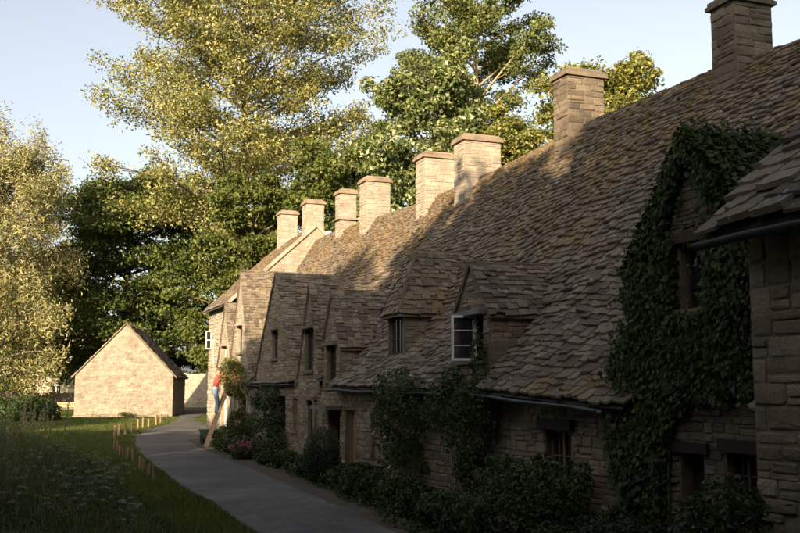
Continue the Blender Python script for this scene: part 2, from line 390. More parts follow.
def mat4(x, y, z, p):
    M = np.eye(4); M[:3, 0] = x; M[:3, 1] = y; M[:3, 2] = z; M[:3, 3] = p; return M
def tile_field(P, arange, B, expo, wid, part, mat, skip=None, thick=.028, out=None, jit=1.0, wobble=.012):
    """courses of stone tiles over the surface P(a, b): a across, b up the slope (metres)"""
    out = [] if out is None else out
    b = 0.0; first = True
    while b < B - .02:
        e = expo(b / B) * R.uniform(.92, 1.08)
        a0, a1 = arange(b); a = a0 + R.uniform(-.1, 0) * wid(b / B)
        while a < a1 - .03:
            w = wid(b / B) * R.uniform(.62, 1.4)
            if a1 - (a + w) < .09: w = a1 - a
            w = min(w, a1 - a + .02)
            am = a + w / 2
            p = P(am, b)
            if skip is None or not skip(am, b, p):
                pa = P(am + .15, b) - P(am - .15, b); pb = P(am, min(b + .25, B)) - P(am, max(0, min(b, B - .1) - .05))
                x = nrm(pa); y = nrm(pb); y = nrm(y - x * (x @ y)); z = np.cross(x, y)
                if z[2] < 0: z = -z; x = -x
                th = thick * R.uniform(.75, 1.5)
                ln = min(e * 2.1, B - b + .05)
                rot = R.gauss(0, .018) * jit
                x2 = nrm(x + y * rot); y2 = nrm(y - x * rot)
                lift = th * 1.35 + R.uniform(0, wobble)
                y3 = nrm(y2 * ln - z * lift); z3 = np.cross(x2, y3)
                pos = p + z * lift * .95 + y * R.gauss(0, .010) * jit
                out.append((mat4(x2 * w * .985, y3 * ln, z3 * th, pos), R.randrange(12), math.sqrt(w * max(e, .1)) * .95, part, mat, 'roof_tile'))
            a += w
        b += e; first = False
    return out
def stone_field(P, out_dir, s0, s1, z0, top, hts, lens, part, mat, holes=(), out=None, depth=.03, bottom=None, hole_margin=.02, nm='stone', gap=0.0):
    """coursed rubble over the wall plane P(s, z) facing out_dir, below top(s), round the holes (s0,s1,z0,z1)"""
    out = [] if out is None else out
    zmax = max(top(s0), top(s1), *[top(s0 + (s1 - s0) * k / 12) for k in range(13)])
    z = z0; sx = nrm(P(s1, z0) - P(s0, z0)); od = np.asarray(out_dir, float)
    while z < zmax - .04:
        h = R.uniform(*hts); s = s0 + R.uniform(0, .02)
        while s < s1 - .03:
            w = R.uniform(*lens); 
            if s1 - (s + w) < lens[0] * .5: w = s1 - s
            a, b_, hh = s, s + w, h
            s += w
            tp = min(top(a + .02), top(b_ - .02))
            if tp < z + .04: continue
            hh = min(hh, tp - z)
            if bottom is not None and z + hh < max(bottom(a), bottom(b_)): continue
            ok = True
            for (h0, h1, y0, y1) in holes:
                if b_ > h0 - hole_margin and a < h1 + hole_margin and z + hh > y0 and z < y1:
                    if a < h0 - .06 and b_ <= h1: b_ = h0 - hole_margin
                    elif b_ > h1 + .06 and a >= h0: a = h1 + hole_margin
                    elif z < y0 - .05: hh = y0 - z
                    else: ok = False
            if not ok or b_ - a < .05 or hh < .035: continue
            cells = [(z, hh)]
            if hh > hts[0] * 1.35 and R.random() < .38:
                f_ = R.uniform(.35, .65); cells = [(z, hh * f_), (z + hh * f_, hh * (1 - f_))]
            for (zc, hc) in cells:
                c = P((a + b_) / 2, zc + hc / 2) + UP * R.gauss(0, .006)
                dp = depth * R.uniform(.35, 1.4)
                x = sx * (b_ - a - R.uniform(.004, .022) - gap); zz = UP * (hc - R.uniform(.002, .018) - gap)
                rot = R.gauss(0, .028); ln = np.linalg.norm(x)
                x, zz = x + UP * rot * ln, zz - sx * rot * np.linalg.norm(zz)
                out.append((mat4(x, od * dp, zz, c), R.randrange(len(STONES)), math.sqrt((b_ - a) * hc), part, mat, nm))
        z += h
    return out
def wall_panel(buf, sb, zb, top, P, holes=()):
    """solid panel; sb = s breakpoints, P(s, z, k) with k=0 outer and 1 inner face"""
    ss = sorted(set([round(x, 4) for x in sb] + [round(h[i], 4) for h in holes for i in (0, 1) if sb[0] < h[i] < sb[-1]]))
    for a, b in zip(ss[:-1], ss[1:]):
        mid = (a + b) / 2
        hs = sorted([(h[2], h[3]) for h in holes if h[0] - 1e-4 <= mid <= h[1] + 1e-4])
        lo = None; segs = []
        prev = ('b',)
        for h0, h1 in hs:
            segs.append((prev, ('z', h0))); prev = ('z', h1)
        segs.append((prev, ('t',)))
        def val(t, s): return zb(s) if t[0] == 'b' else (top(s) if t[0] == 't' else t[1])
        for l0, h0 in segs:
            za, zb2, zc, zd = val(l0, a), val(l0, b), val(h0, a), val(h0, b)
            if max(zc - za, zd - zb2) < .005: continue
            zc = max(zc, za + .002); zd = max(zd, zb2 + .002)
            buf.hexa([P(a, za, 0), P(b, zb2, 0), P(b, zb2, 1), P(a, za, 1), P(a, zc, 0), P(b, zd, 0), P(b, zd, 1), P(a, zc, 1)])

# ------------------------------------------------------------------ ground and lane
def frange(a, b, st): return list(np.arange(a, b, st))
gx = sorted(set([-500, -300, -200, -140, -100, -80] + frange(-65, 40, 1.5) + [45, 60, 80, 120, 200, 300, 500]))
gy = sorted(set([-250, -150, -100, -60, -40] + frange(-30, 110, 1.5) + [115, 125, 140, 170, 220, 320, 480, 700]))
def hgt(x, y):
    b = float(gz(y))
    b += .05 * math.sin(x * .31 + 1) * math.sin(y * .23) * (1 if y > 3 else 0) * min(1, max(0, (-x - 12) / 4 if y > 30 else (-x - 4) / 4))
    return b
b = Buf()
V = [(x, y, hgt(x, y)) for y in gy for x in gx]; nx = len(gx)
b.add(V, [(j * nx + i, j * nx + i + 1, (j + 1) * nx + i + 1, (j + 1) * nx + i) for j in range(len(gy) - 1) for i in range(nx - 1)])
tag(b.build('ground', MT['turf'], None, True), 'grassy ground sloping gently past the lane and barn', kind='structure')
# lane: left and right edges from the barn corner to beside the viewer
LL = [(-19.5, 84), (-16.5, 74), (-14.53, 67.1), (-13.2, 58.5), (-12.5, 48.8), (-11.14, 42.4), (-8.81, 34.4), (-6.97, 29.2), (-4.99, 23.4), (-2.45, 17.3), (.4, 10.5), (3.0, 4), (6, -4), (10, -16), (16, -40)]
LR = [(-15.5, 84), (-14.0, 74), (-13.28, 64), (-11.04, 57.3), (-8.42, 45.4), (-6.73, 37.5), (-4.63, 31.4), (-2.77, 26.1), (-1.55, 22), (-.07, 17.3), (.75, 14.5), (2.6, 9.5), (5.2, 3), (8.6, -5), (12.8, -17), (19, -40)]
def resample(p, n):
    p = np.array(p, float); dd = np.r_[0, np.cumsum(np.linalg.norm(np.diff(p, axis=0), axis=1))]
    # smooth (Catmull-Rom through numpy interpolation twice)
    t = np.linspace(0, dd[-1], n); q = np.c_[np.interp(t, dd, p[:, 0]), np.interp(t, dd, p[:, 1])]
    for _ in range(6): q[1:-1] = .25 * q[:-2] + .5 * q[1:-1] + .25 * q[2:]
    return q
NL = 120
ll = resample(LL, NL); lr = resample(LR, NL)
b = Buf(); K = 9; V = []
for i in range(NL):
    for k in range(K):
        q = ll[i] * (1 - k / (K - 1)) + lr[i] * k / (K - 1)
        if k in (0, K - 1): q = q + np.array([R.gauss(0, .05), R.gauss(0, .05)])
        V.append((q[0], q[1], float(gz(q[1])) + .012 + .035 * math.sin(math.pi * k / (K - 1))))
b.add(V, [(i * K + k, i * K + k + 1, (i + 1) * K + k + 1, (i + 1) * K + k) for i in range(NL - 1) for k in range(K - 1)])
tag(b.build('lane', MT['asphalt'], None, True), 'grey tarmac lane curving past the cottages', kind='structure')
# planted bed between the lane and the cottage fronts
b = Buf(); V = []
for i in range(60):
    s = -9 + i * .62
    e = W(s, -2.7, 0); f = W(s, .2, 0)
    V += [(e[0], e[1], float(gz(e[1])) + .005), ((e[0] * .42 + f[0] * .58), (e[1] * .42 + f[1] * .58), float(gz(e[1])) + .05), (f[0], f[1], float(gz(f[1])) + .10)]
b.add(V, [(i * 3 + k, i * 3 + 3 + k, i * 3 + 4 + k, i * 3 + 1 + k) for i in range(59) for k in range(2)])
tag(b.build('flower_bed', MT['soil'], None, True), 'narrow earth bed along the foot of the cottages', kind='structure')

# ------------------------------------------------------------------ the cottage row
def ze(s): return float(np.interp(s, [-9, -2.95, 1.13, 10.3, 20.4, 28], [2.0, 2.11, 2.30, 2.38, 2.48, 2.6]))
def zr(s): return float(np.interp(s, [-9, -2.4, -.1, 3.6, 8.6, 14.3, 19.4, 22.6, 26], [7.8, 7.96, 8.10, 8.20, 8.06, 8.1, 8.35, 8.5, 8.55]))
UE, UR = -.30, 4.0
def sagn(s, t): return .05 * math.sin(s * .8 + 1.3) * math.sin(math.pi * t) + .035 * math.sin(s * 2.1 + t * 5) * math.sin(math.pi * t) - .42 * math.sin(math.pi * t) * (1.15 - t) / .65
def roofP(s, t):
    return W(s, UE + (UR - UE) * t, ze(s) - .05 + (zr(s) - ze(s) + .05) * t + sagn(s, t))
def u_roof(s, z):
    lo, hi = 0.0, 1.0
    for _ in range(22):
        t = (lo + hi) / 2
        if roofP(s, t)[2] < z: lo = t
        else: hi = t
    return UE + (UR - UE) * lo
# dormers and front gables: centre s, half width, front u, eave z, ridge z, hipped
class Dm: pass
def dm(sc, hw, uf, ez, rz, hip=False):
    d = Dm(); d.sc, d.hw, d.uf, d.ez, d.rz, d.hip = sc, hw, uf, ez, rz, hip; d.sl = (rz - ez) / hw; return d
def dprof(d, s): return d.rz - d.sl * abs(s - d.sc)
G7 = dm(-4.72, 1.25, 0, 4.0, 5.45); G6 = dm(1.87, .72, 0, 3.72, 4.62); G5 = dm(6.92, .52, .42, 4.22, 5.5, True)
G4 = dm(10.62, .74, 0, 3.5, 4.86); G3 = dm(12.80, 1.15, 0, 2.62, 5.25); G2 = dm(16.85, 2.8, 0, 2.55, 6.0)
G1 = dm(22.25, 1.85, 0, 2.6, 6.68); G0 = dm(25.1, 1.32, 0, 3.3, 5.66)
DORM = [G7, G6, G5, G4, G3, G2, G1, G0]
def in_dormer(s, u, z):
    for d in DORM:
        if abs(s - d.sc) < d.hw + .06 and (u > d.uf - .03 or d.uf == 0) and z < dprof(d, s) + .03: return True
    return False
def su(p): q = p[:2] - O2; return q @ D2, q @ M2

class Cot: pass
def cottage(name, label, s0, s1, dormers, holes, chims, wallmat='stone', mort='mortar'):
    c = Cot(); c.s0, c.s1 = s0, s1; sm = (s0 + s1) / 2
    base = W(sm, 0, gs(sm)); c.root = empty(name, base, ROWROT, label, 'cottage', 'stone cottages in the row')
    c.tiles = []; c.stones = []; c.holes = list(holes); c.d = dormers
    # front wall with gables and openings
    def top(s):
        z = ze(s) + .22
        for d in dormers:
            if d.uf == 0 and abs(s - d.sc) < d.hw - 1e-3: z = max(z, dprof(d, s) - .06)
        return z
    br = [s0, s1] + [d.sc + k * d.hw for d in dormers if d.uf == 0 for k in (-1, 1)] + [d.sc for d in dormers if d.uf == 0]
    br += [x + e for x in br[2:] for e in (-.002, .002)]
    br = sorted(x for x in br if s0 <= x <= s1)
    bw = Buf(); wall_panel(bw, br, lambda s: gs(s) - .4, top, lambda s, z, k: W(s, .45 * k, z), holes)
    # back and end walls
    gb = gs(sm, 8) - .4
    bk_ = Buf(); bk_.hexa([W(s0, 7.55, gb), W(s1, 7.55, gb), W(s1, 8, gb), W(s0, 8, gb), W(s0, 7.55, ze(s0)), W(s1, 7.55, ze(s1)), W(s1, 8, ze(s1)), W(s0, 8, ze(s0))])
    bk_.build('back_wall', MT[mort], c.root)
    c.wall = bw.build('wall', MT[mort], c.root)
    stone_field(lambda s, z: W(s, 0, z), -M3, s0, s1, min(gs(s0), gs(s1)) - .1, top, (.07, .17), (.12, .42), c.wall, MT[wallmat], holes, c.stones, .020)
    # roof deck, front and back
    bd = Buf(); n = max(4, int((s1 - s0) / .5)); m_ = 10; V = []; idx = {}
    for i in range(n + 1):
        s = s0 + (s1 - s0) * i / n
        for j in range(m_ + 1): V.append(roofP(s, j / m_) + np.array([0, 0, -.03]))
    F = []
    for i in range(n):
        for j in range(m_):
            s = s0 + (s1 - s0) * (i + .5) / n; p = roofP(s, (j + .5) / m_); a, u = su(p)
            if in_dormer(a, u, p[2] + .1): continue
            F.append((i * (m_ + 1) + j, i * (m_ + 1) + j + 1, (i + 1) * (m_ + 1) + j + 1, (i + 1) * (m_ + 1) + j))
    bd.add(V, F)
    V = [W(s, u, z) for s in (s0, s1) for (u, z) in ((4.0, zr(s) - .02), (8.3, ze(s)))]
    bd.add(V, [(0, 1, 3, 2)])
    c.roof = bd.build('roof', MT['deck'], c.root)
    Bl = 7.15
    tile_field(lambda a, b: roofP(a, b / Bl), lambda b: (s0, s1), Bl, lambda t: .165 - .08 * t ** .8, lambda t: .285 - .125 * t, c.roof, MT['tile'],
               lambda a, b, p: in_dormer(a, su(p)[1], p[2]), .031, c.tiles, 1.25, .02)
    # back slope, larger tiles
    tile_field(lambda a, b: W(a, 8.3 - 4.3 * b / Bl, ze(a) + (zr(a) - ze(a)) * b / Bl), lambda b: (s0, s1), Bl, lambda t: .5, lambda t: .7, c.roof, MT['tile'], None, .03, c.tiles)
    # ridge stones
    s = s0
    while s < s1 - .05:
        w = min(R.uniform(.38, .6), s1 - s)
        if not any(abs(s + w / 2 - ch['s']) < ch['b'] + .1 for ch in chims):
            rb = Buf(); z = zr(s + w / 2) + .02 + R.uniform(-.015, .02)
            for sg in (-1, 1):
                a, b2 = W(s + .006, 4, z + .05), W(s + w - .006, 4, z + .05)
                e, f = W(s + .006, 4 + sg * .17, z - .13), W(s + w - .006, 4 + sg * .17, z - .13)
                t = np.array([0, 0, .045]); rb.hexa([e - t, f - t, b2 - t, a - t, e, f, b2, a])
            rb.build('ridge_tile', MT['tile'], c.roof)
        s += w
    for d in dormers: dormer_roof(c, d)
    for ch in chims: chimney(c, ch)
    return c
def dormer_roof(c, d):
    b = Buf(); of = .16 if d.hip else .045; ov = .10
    sl = d.sl; L = math.hypot(d.hw + ov, (d.hw + ov) * sl)
    dcs = None
    hipu = d.uf + (.5 if d.hip else -of)
    for sg in (-1, 1):
        def P(a, bb, sg=sg):
            f = bb / L; s = d.sc + sg * (d.hw + ov) * (1 - f); z = d.rz - (d.hw + ov) * sl * (1 - f)
            return W(s, a, z)
        def ar(bb, sg=sg):
            f = bb / L; s = d.sc + sg * (d.hw + ov) * (1 - f); z = d.rz - (d.hw + ov) * sl * (1 - f)
            a0 = d.uf - of + ((hipu - d.uf + of) * f if d.hip else 0)
            return a0, min(max(u_roof(s, z) + .12, a0 + .1), 4.6)
        e0, e1 = ar(0); r0, r1 = ar(L)
        dn = np.array([0, 0, -.05])
        v = [P(e0, 0), P(e1, 0), P(r1, L), P(r0, L)]
        b.hexa([x + dn for x in v] + v)
        if not dcs: dcs = []
        dcs.append((P, ar))
    if d.hip:
        z0 = d.rz - (d.hw + ov) * sl
        tri = [W(d.sc - d.hw - ov, d.uf - of, z0), W(d.sc + d.hw + ov, d.uf - of, z0), W(d.sc, hipu, d.rz)]
        b.add([*tri, *[t + np.array([0, 0, -.05]) for t in tri]], [(0, 1, 2), (5, 4, 3), (0, 3, 4, 1)])
    part = b.build('dormer_roof', MT['mortar'], c.root)
    for P, ar in dcs:
        tile_field(P, ar, L, lambda t: .125 - .02 * t, lambda t: .21 - .03 * t, part, MT['tile'], None, .022, c.tiles, 1.0, .006)
    if d.hip:
        LH = math.hypot(hipu - d.uf + of, d.rz - z0)
        tile_field(lambda a, bb: W(a, d.uf - of + (hipu - d.uf + of) * bb / LH, z0 + (d.rz - z0) * bb / LH),
                   lambda bb: (d.sc - (d.hw + ov) * (1 - bb / LH), d.sc + (d.hw + ov) * (1 - bb / LH)), LH, lambda t: .12, lambda t: .19, part, MT['tile'], None, .022, c.tiles)
    # ridge stones along the dormer ridge
    u = hipu; u1 = min(u_roof(d.sc, d.rz) + .1, 4.3)
    while u < u1 - .04:
        w = min(R.uniform(.3, .5), u1 - u); rb = Buf()
        for sg in (-1, 1):
            a, b2 = W(d.sc, u + .005, d.rz + .06), W(d.sc, u + w - .005, d.rz + .06)
            e, f = W(d.sc + sg * .13, u + .005, d.rz + .06 - .13 * sl * .93), W(d.sc + sg * .13, u + w - .005, d.rz + .06 - .13 * sl * .93)
            t = np.array([0, 0, .035]); rb.hexa([e - t, f - t, b2 - t, a - t, e, f, b2, a])
        rb.build('ridge_tile', MT['tile'], part); u += w
    # side walls (cheeks) between the dormer eave and the main roof
    for sg in (-1, 1):
        s = d.sc + sg * (d.hw - .01); si = d.sc + sg * (d.hw - .16)
        u1 = u_roof(s, d.ez) + .02
        if u1 < d.uf + .15: continue
        zl = lambda u: max(ze(s) - .1, ze(s) + (zr(s) - ze(s)) * (u - UE) / (UR - UE) - .75)
        cb = Buf()
        wall_panel(cb, [d.uf + .02, u1], zl, lambda u: d.ez + .04, lambda u, z, k: W(s if k == 0 else si, u, z))
        part2 = cb.build('dormer_cheek', MT['mortar'], c.root)
        stone_field(lambda u, z: W(s, u, z), D3 * sg, d.uf + .02, u1, ze(s), lambda u: d.ez - .02, (.08, .14), (.16, .42), part2, MT['stone'], (), c.stones, .02,
                    lambda u: zl(u) + .1)
def chimney(c, ch):
    s, u, a, bb, zt = ch['s'], ch.get('u', 4.0), ch['a'], ch['b'], ch['top']
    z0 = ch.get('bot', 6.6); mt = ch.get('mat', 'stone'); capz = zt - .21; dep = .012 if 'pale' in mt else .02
    b = Buf(); q = lambda ds, du, z: W(s + ds, u + du, z)
    b.hexa([q(-bb, -a, z0), q(bb, -a, z0), q(bb, a, z0), q(-bb, a, z0), q(-bb, -a, capz), q(bb, -a, capz), q(bb, a, capz), q(-bb, a, capz)])
    part = b.build('chimney', MT['mortar_pale' if 'pale' in mt else 'mortar'], c.root)
    zs = z0 + .5
    hts, lens = ((.08, .16), (.16, .45)) if 'pale' in mt else ((.12, .20), (.20, .50))
    tp = lambda x: capz
    stone_field(lambda x, z: q(-bb, x, z), -D3, -a, a, zs, tp, hts, lens, part, MT[mt], (), c.stones, dep)
    stone_field(lambda x, z: q(bb, x, z), D3, -a, a, zs, tp, hts, lens, part, MT[mt], (), c.stones, dep)
    stone_field(lambda x, z: q(x, -a, z), -M3, -bb, bb, zs, tp, hts, lens, part, MT[mt], (), c.stones, dep)
    stone_field(lambda x, z: q(x, a, z), M3, -bb, bb, zs, tp, hts, lens, part, MT[mt], (), c.stones, dep)
    def slab(za, zb, g, g2=None):
        g2 = g if g2 is None else g2
        cb = Buf(); cb.hexa([q(-bb - g, -a - g, za), q(bb + g, -a - g, za), q(bb + g, a + g, za), q(-bb - g, a + g, za),
                             q(-bb - g2, -a - g2, zb), q(bb + g2, -a - g2, zb), q(bb + g2, a + g2, zb), q(-bb - g2, a + g2, zb)])
        cb.build('chimney_cap', MT['cap' if 'pale' in mt else 'stone_grey'], part)
    slab(capz + .001, capz + .075, .07); slab(capz + .076, capz + .15, .04); slab(capz + .151, zt, .0, -.05)
    if 'skirt' in ch: slab(ch['skirt'], ch['skirt'] + .09, .12, .05)
    # flashing slab at the foot on the near side
    if ch.get('flash', True):
        fb = Buf(); zf = zr(s) - 1.45 * (a + .03)
        fb.bar(q(-bb - .06, -a - .02, zf + .08), q(-bb - .06, -a * .1, zf + .08 + 1.25 * a * .95), .10, .05, D3)
        fb.build('flashing', MT['stone_grey'], part)
def window(c, s0, s1, z0, z1, u=.12, nx=2, ny=3, fm='wood_dark', lintel=None, sill=True, bars=True, surround=False):
    """glazed window set back in its opening: frame, panes, sill, lintel"""
    fw = .05; b = Buf()
    P = lambda s, z, du=0: W(s, u + du, z)
    def vb(s): b.box(P(s, (z0 + z1) / 2), D3 * fw / 2, M3 * .03, UP * (z1 - z0) / 2)
    def hb(z, w=fw): b.box(P((s0 + s1) / 2, z), D3 * ((s1 - s0) / 2 - fw), M3 * .028, UP * w / 2)
    vb(s0 + fw / 2); vb(s1 - fw / 2); hb(z0 + fw / 2); hb(z1 - fw / 2)
    for i in range(1, nx): b.box(P(s0 + (s1 - s0) * i / nx, (z0 + z1) / 2), D3 * .02, M3 * .026, UP * ((z1 - z0) / 2 - fw))
    f = b.build('window', MT[fm], c.root)
    if bars and ny > 1:
        for i in range(nx):
            gb = Buf()
            a0 = s0 + (s1 - s0) * i / nx + (fw if i == 0 else .02); a1 = s0 + (s1 - s0) * (i + 1) / nx - (fw if i == nx - 1 else .02)
            for k in range(1, ny):
                gb.box(P((a0 + a1) / 2, z0 + (z1 - z0) * k / ny), D3 * (a1 - a0) / 2, M3 * .012, UP * .009)
            gb.box(P((a0 + a1) / 2, (z0 + z1) / 2, .002), D3 * .008, M3 * .012, UP * ((z1 - z0) / 2 - fw))
            gb.build('glazing_bars', MT['iron' if fm == 'wood_dark' else fm], f)
    for i in range(nx):
        a0 = s0 + (s1 - s0) * i / nx; a1 = s0 + (s1 - s0) * (i + 1) / nx
        pb = Buf(); pb.box(P((a0 + a1) / 2, (z0 + z1) / 2, .012), D3 * ((a1 - a0) / 2 - .022), M3 * .003, UP * ((z1 - z0) / 2 - .03)); pb.build('pane', MT['glass'], f)
    if sill:
        sb = Buf(); sb.box(W((s0 + s1) / 2, .04, z0 - .04), D3 * ((s1 - s0) / 2 + .10), M3 * .13, UP * .04); sb.build('sill', MT['stone_grey'], c.root)
    if lintel: lint(c, s0, s1, z1, lintel)
    return f
def lint(c, s0, s1, z1, mt, h=.15, ext=.16, proud=.05):
    lb = Buf(); lb.box(W((s0 + s1) / 2, .10 - proud, z1 + h / 2 + .004), D3 * ((s1 - s0) / 2 + ext), M3 * (.10 + proud / 2), UP * h / 2)
    return lb.build('lintel', MT[mt], c.root)
def door(c, s0, s1, z0, z1, u=.18, mt='wood_dark', lintel='wood_dark', planks=4):
    b = Buf(); w = .06
    b.box(W(s0 + w / 2, u, (z0 + z1) / 2), D3 * w / 2, M3 * .05, UP * (z1 - z0) / 2); b.box(W(s1 - w / 2, u, (z0 + z1) / 2), D3 * w / 2, M3 * .05, UP * (z1 - z0) / 2)
    b.box(W((s0 + s1) / 2, u, z1 - w / 2), D3 * ((s1 - s0) / 2 - w), M3 * .05, UP * w / 2)
    f = b.build('door', MT[mt], c.root)
    n = planks; ww = (s1 - s0 - 2 * w) / n
    for i in range(n):
        pb = Buf(); pb.box(W(s0 + w + ww * (i + .5), u + .03 + R.uniform(-.003, .003), (z0 + z1) / 2 - w / 2), D3 * (ww / 2 - .004), M3 * .018, UP * ((z1 - z0 - w) / 2)); pb.build('plank', MT[mt], f)
    db = Buf(); db.box(W((s0 + s1) / 2, u + .07, (z0 + z1) / 2), D3 * ((s1 - s0) / 2), M3 * .01, UP * (z1 - z0) / 2); db.build('door_backing', MT['rubber'], f)
    hb = Buf(); hb.tube([W(s0 + .16, u - .01, (z0 + z1) / 2), W(s0 + .16, u - .06, (z0 + z1) / 2), W(s0 + .26, u - .06, (z0 + z1) / 2)], [.012] * 3, 6); hb.build('handle', MT['iron'], f)
    if lintel: lint(c, s0, s1, z1, lintel, .13)
    return f
def gutter(c, s0, s1, mat='gutter', u=None, zf=None, r=.06):
    """half-round gutter under the eave"""
    b = Buf(); n = 8; k = max(3, int((s1 - s0) / .8)); V = []
    u = UE - .05 if u is None else u
    for i in range(k + 1):
        s = s0 + (s1 - s0) * i / k; z = (ze(s) - .10 if zf is None else zf(s)) + .012 * math.sin(s * 2.3)
        for j in range(n + 1):
            t = math.pi + math.pi * j / n; V.append(W(s, u + r * math.cos(t), z + r * math.sin(t)))
        for j in range(n, -1, -1):
            t = math.pi + math.pi * j / n; V.append(W(s, u + (r - .012) * math.cos(t), z + (r - .012) * math.sin(t)))
    q = 2 * (n + 1)
    b.add(V, [(i * q + j, i * q + (j + 1) % q, (i + 1) * q + (j + 1) % q, (i + 1) * q + j) for i in range(k) for j in range(q)])
    g = b.build('gutter', MT[mat], c.root, True)
    s = s0 + .3
    while s < s1:
        bb = Buf(); z = (ze(s) - .10 if zf is None else zf(s)); bb.box(W(s, u + .08, z + .02), D3 * .012, M3 * .06, UP * .012); bb.build('bracket', MT['iron'], g); s += .9
    return g
def downpipe(c, s, ztop, mat='pipe', u=-.10):
    b = Buf(); z0 = gs(s) + .05
    b.tube([W(s, UE - .05, ztop), W(s, UE - .05, ztop - .10), W(s - .02, u, ztop - .42), W(s - .02, u, z0)], [.036] * 4, 8)
    return b.build('downpipe', MT[mat], c.root, True)

CH = lambda s, a, b, top, **k: dict(s=s, a=a / 2, b=b / 2, top=top, **k)
# 1: the ivy-clad cottage
holes = [(-4.74, -4.28, gs(-4.5) - .42, 1.50), (-5.70, -5.16, .75, 1.55), (-5.0, -4.42, 3.28, 4.12)]
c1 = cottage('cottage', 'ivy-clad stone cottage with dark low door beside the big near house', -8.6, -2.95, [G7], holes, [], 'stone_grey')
door(c1, -4.74, -4.28, gs(-4.5) - .40, 1.50, lintel=None); lint(c1, -4.74, -4.28, 1.50, 'wood_black', .13, .14)
window(c1, -5.70, -5.16, .75, 1.55, nx=2, ny=3); lint(c1, -5.70, -5.16, 1.55, 'wood_black', .15, .08)
window(c1, -5.0, -4.42, 3.28, 4.12, nx=2, ny=3, sill=True); lint(c1, -5.0, -4.42, 4.12, 'wood_dark', .13, .10)
# 2: cottage with the white casement dormer
holes = [(-1.62, -.86, .85, 1.66), (1.38, 2.42, 2.80, 3.62)]
c2 = cottage('cottage', 'stone cottage whose gabled dormer has an open white casement', -2.95, 4.9, [G6], holes,
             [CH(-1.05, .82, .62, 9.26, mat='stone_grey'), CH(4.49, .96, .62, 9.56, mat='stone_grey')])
window(c2, -1.62, -.86, .85, 1.66, nx=2, ny=2, fm='wood_tan'); lint(c2, -1.62, -.86, 1.66, 'wood_black', .16, .12, .07)
window(c2, 1.84, 2.42, 2.80, 3.62, u=.10, nx=1, ny=3, fm='wood_dark', sill=False)
bs = Buf(); bs.box(W(1.9, .02, 2.765), D3 * .62, M3 * .10, UP * .033); bs.build('sill', MT['stone_grey'], c2.root)
bs = Buf(); bs.box(W(1.9, -.06, 3.665), D3 * .66, M3 * .12, UP * .04); bs.build('drip_mould', MT['lead'], c2.root)
# the open casement, hinged on the mullion and swung out over the eave
hs, hz0, hz1 = 1.80, 2.80, 3.64
cd = nrm(D3 * .36 - M3 * .93); cw = .46; cn = np.cross(cd, UP)
b = Buf(); h0 = W(hs, .06, 0); fw = .045
for (p0, p1) in ((0, fw), (cw - fw, cw)):
    b.box(h0 + cd * (p0 + p1) / 2 + UP * (hz0 + hz1) / 2, cd * fw / 2, cn * .02, UP * (hz1 - hz0) / 2)
for z in (hz0 + fw / 2, hz1 - fw / 2): b.box(h0 + cd * cw / 2 + UP * z, cd * (cw / 2 - fw), cn * .019, UP * fw / 2)
cas = b.build('open_casement', MT['white'], c2.root); cas['label'] = 'white painted casement standing wide open'
b = Buf()
for z in (hz0 + (hz1 - hz0) / 3, hz0 + 2 * (hz1 - hz0) / 3): b.box(h0 + cd * cw / 2 + UP * z, cd * (cw / 2 - fw), cn * .011, UP * .008)
b.build('glazing_bars', MT['white'], cas)
b = Buf(); b.box(h0 + cd * cw / 2 + UP * (hz0 + hz1) / 2, cd * (cw / 2 - .02), cn * .003, UP * ((hz1 - hz0) / 2 - .02)); b.build('pane', MT['clear_glass'], cas)
for z in (hz0 + .12, hz1 - .12):
    b = Buf(); b.box(h0 + UP * z + cd * .0, cd * .03, cn * .028, UP * .03); b.build('hinge', MT['white'], cas)
gutter(c2, -2.95, 1.1); gutter(c2, 2.62, 4.9)
# 3: hipped dormer, brown doors
holes = [(6.62, 7.44, .62, 1.70), (8.62, 9.40, gs(9) - .42, 1.76), (9.86, 10.86, gs(10.3) - .42, 1.72), (10.22, 11.02, 2.50, 3.42)]
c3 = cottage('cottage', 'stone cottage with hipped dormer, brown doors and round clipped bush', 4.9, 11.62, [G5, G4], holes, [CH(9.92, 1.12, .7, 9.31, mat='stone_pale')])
f = window(c3, 6.62, 7.44, .62, 1.70, u=.14, nx=2, ny=3, fm='wood_tan')
for k in (0, 1):
    bs = Buf(); x0 = 6.66 + k * .39
    for i in range(3): bs.box(W(x0 + .06 + i * .12, .085, 1.16), D3 * .056, M3 * .012, UP * .49)
    bs.build('shutter', MT['wood_tan'], c3.root)
door(c3, 8.62, 9.40, gs(9) - .40, 1.76, u=.16, mt='wood_tan', lintel=None)
door(c3, 9.86, 10.86, gs(10.3) - .40, 1.72, u=.30, mt='wood_dark', lintel=None)
bs = Buf(); bs.box(W(10.36, -.16, 1.80), D3 * .74, M3 * .30, UP * .045); bs.build('door_hood', MT['stone_grey'], c3.root)
window(c3, 10.22, 11.02, 2.50, 3.42, nx=2, ny=4, sill=True); bs = Buf(); bs.box(W(10.62, -.04, 3.47), D3 * .52, M3 * .11, UP * .045); bs.build('drip_mould', MT['stone_grey'], c3.root)
# hipped dormer front: posts, window, wall under the eave
bs = Buf(); wall_panel(bs, [G5.sc - G5.hw, G5.sc + G5.hw], lambda s: 2.9, lambda s: G5.ez + .03, lambda s, z, k: W(s, G5.uf + .12 * k, z), [(G5.sc - .44, G5.sc + .44, 3.06, 4.18)])
bs.build('dormer_front', MT['mortar'], c3.root)
window(c3, G5.sc - .44, G5.sc + .44, 3.06, 4.18, u=G5.uf + .05, nx=2, ny=3, sill=False)
gutter(c3, 4.9, 9.9)
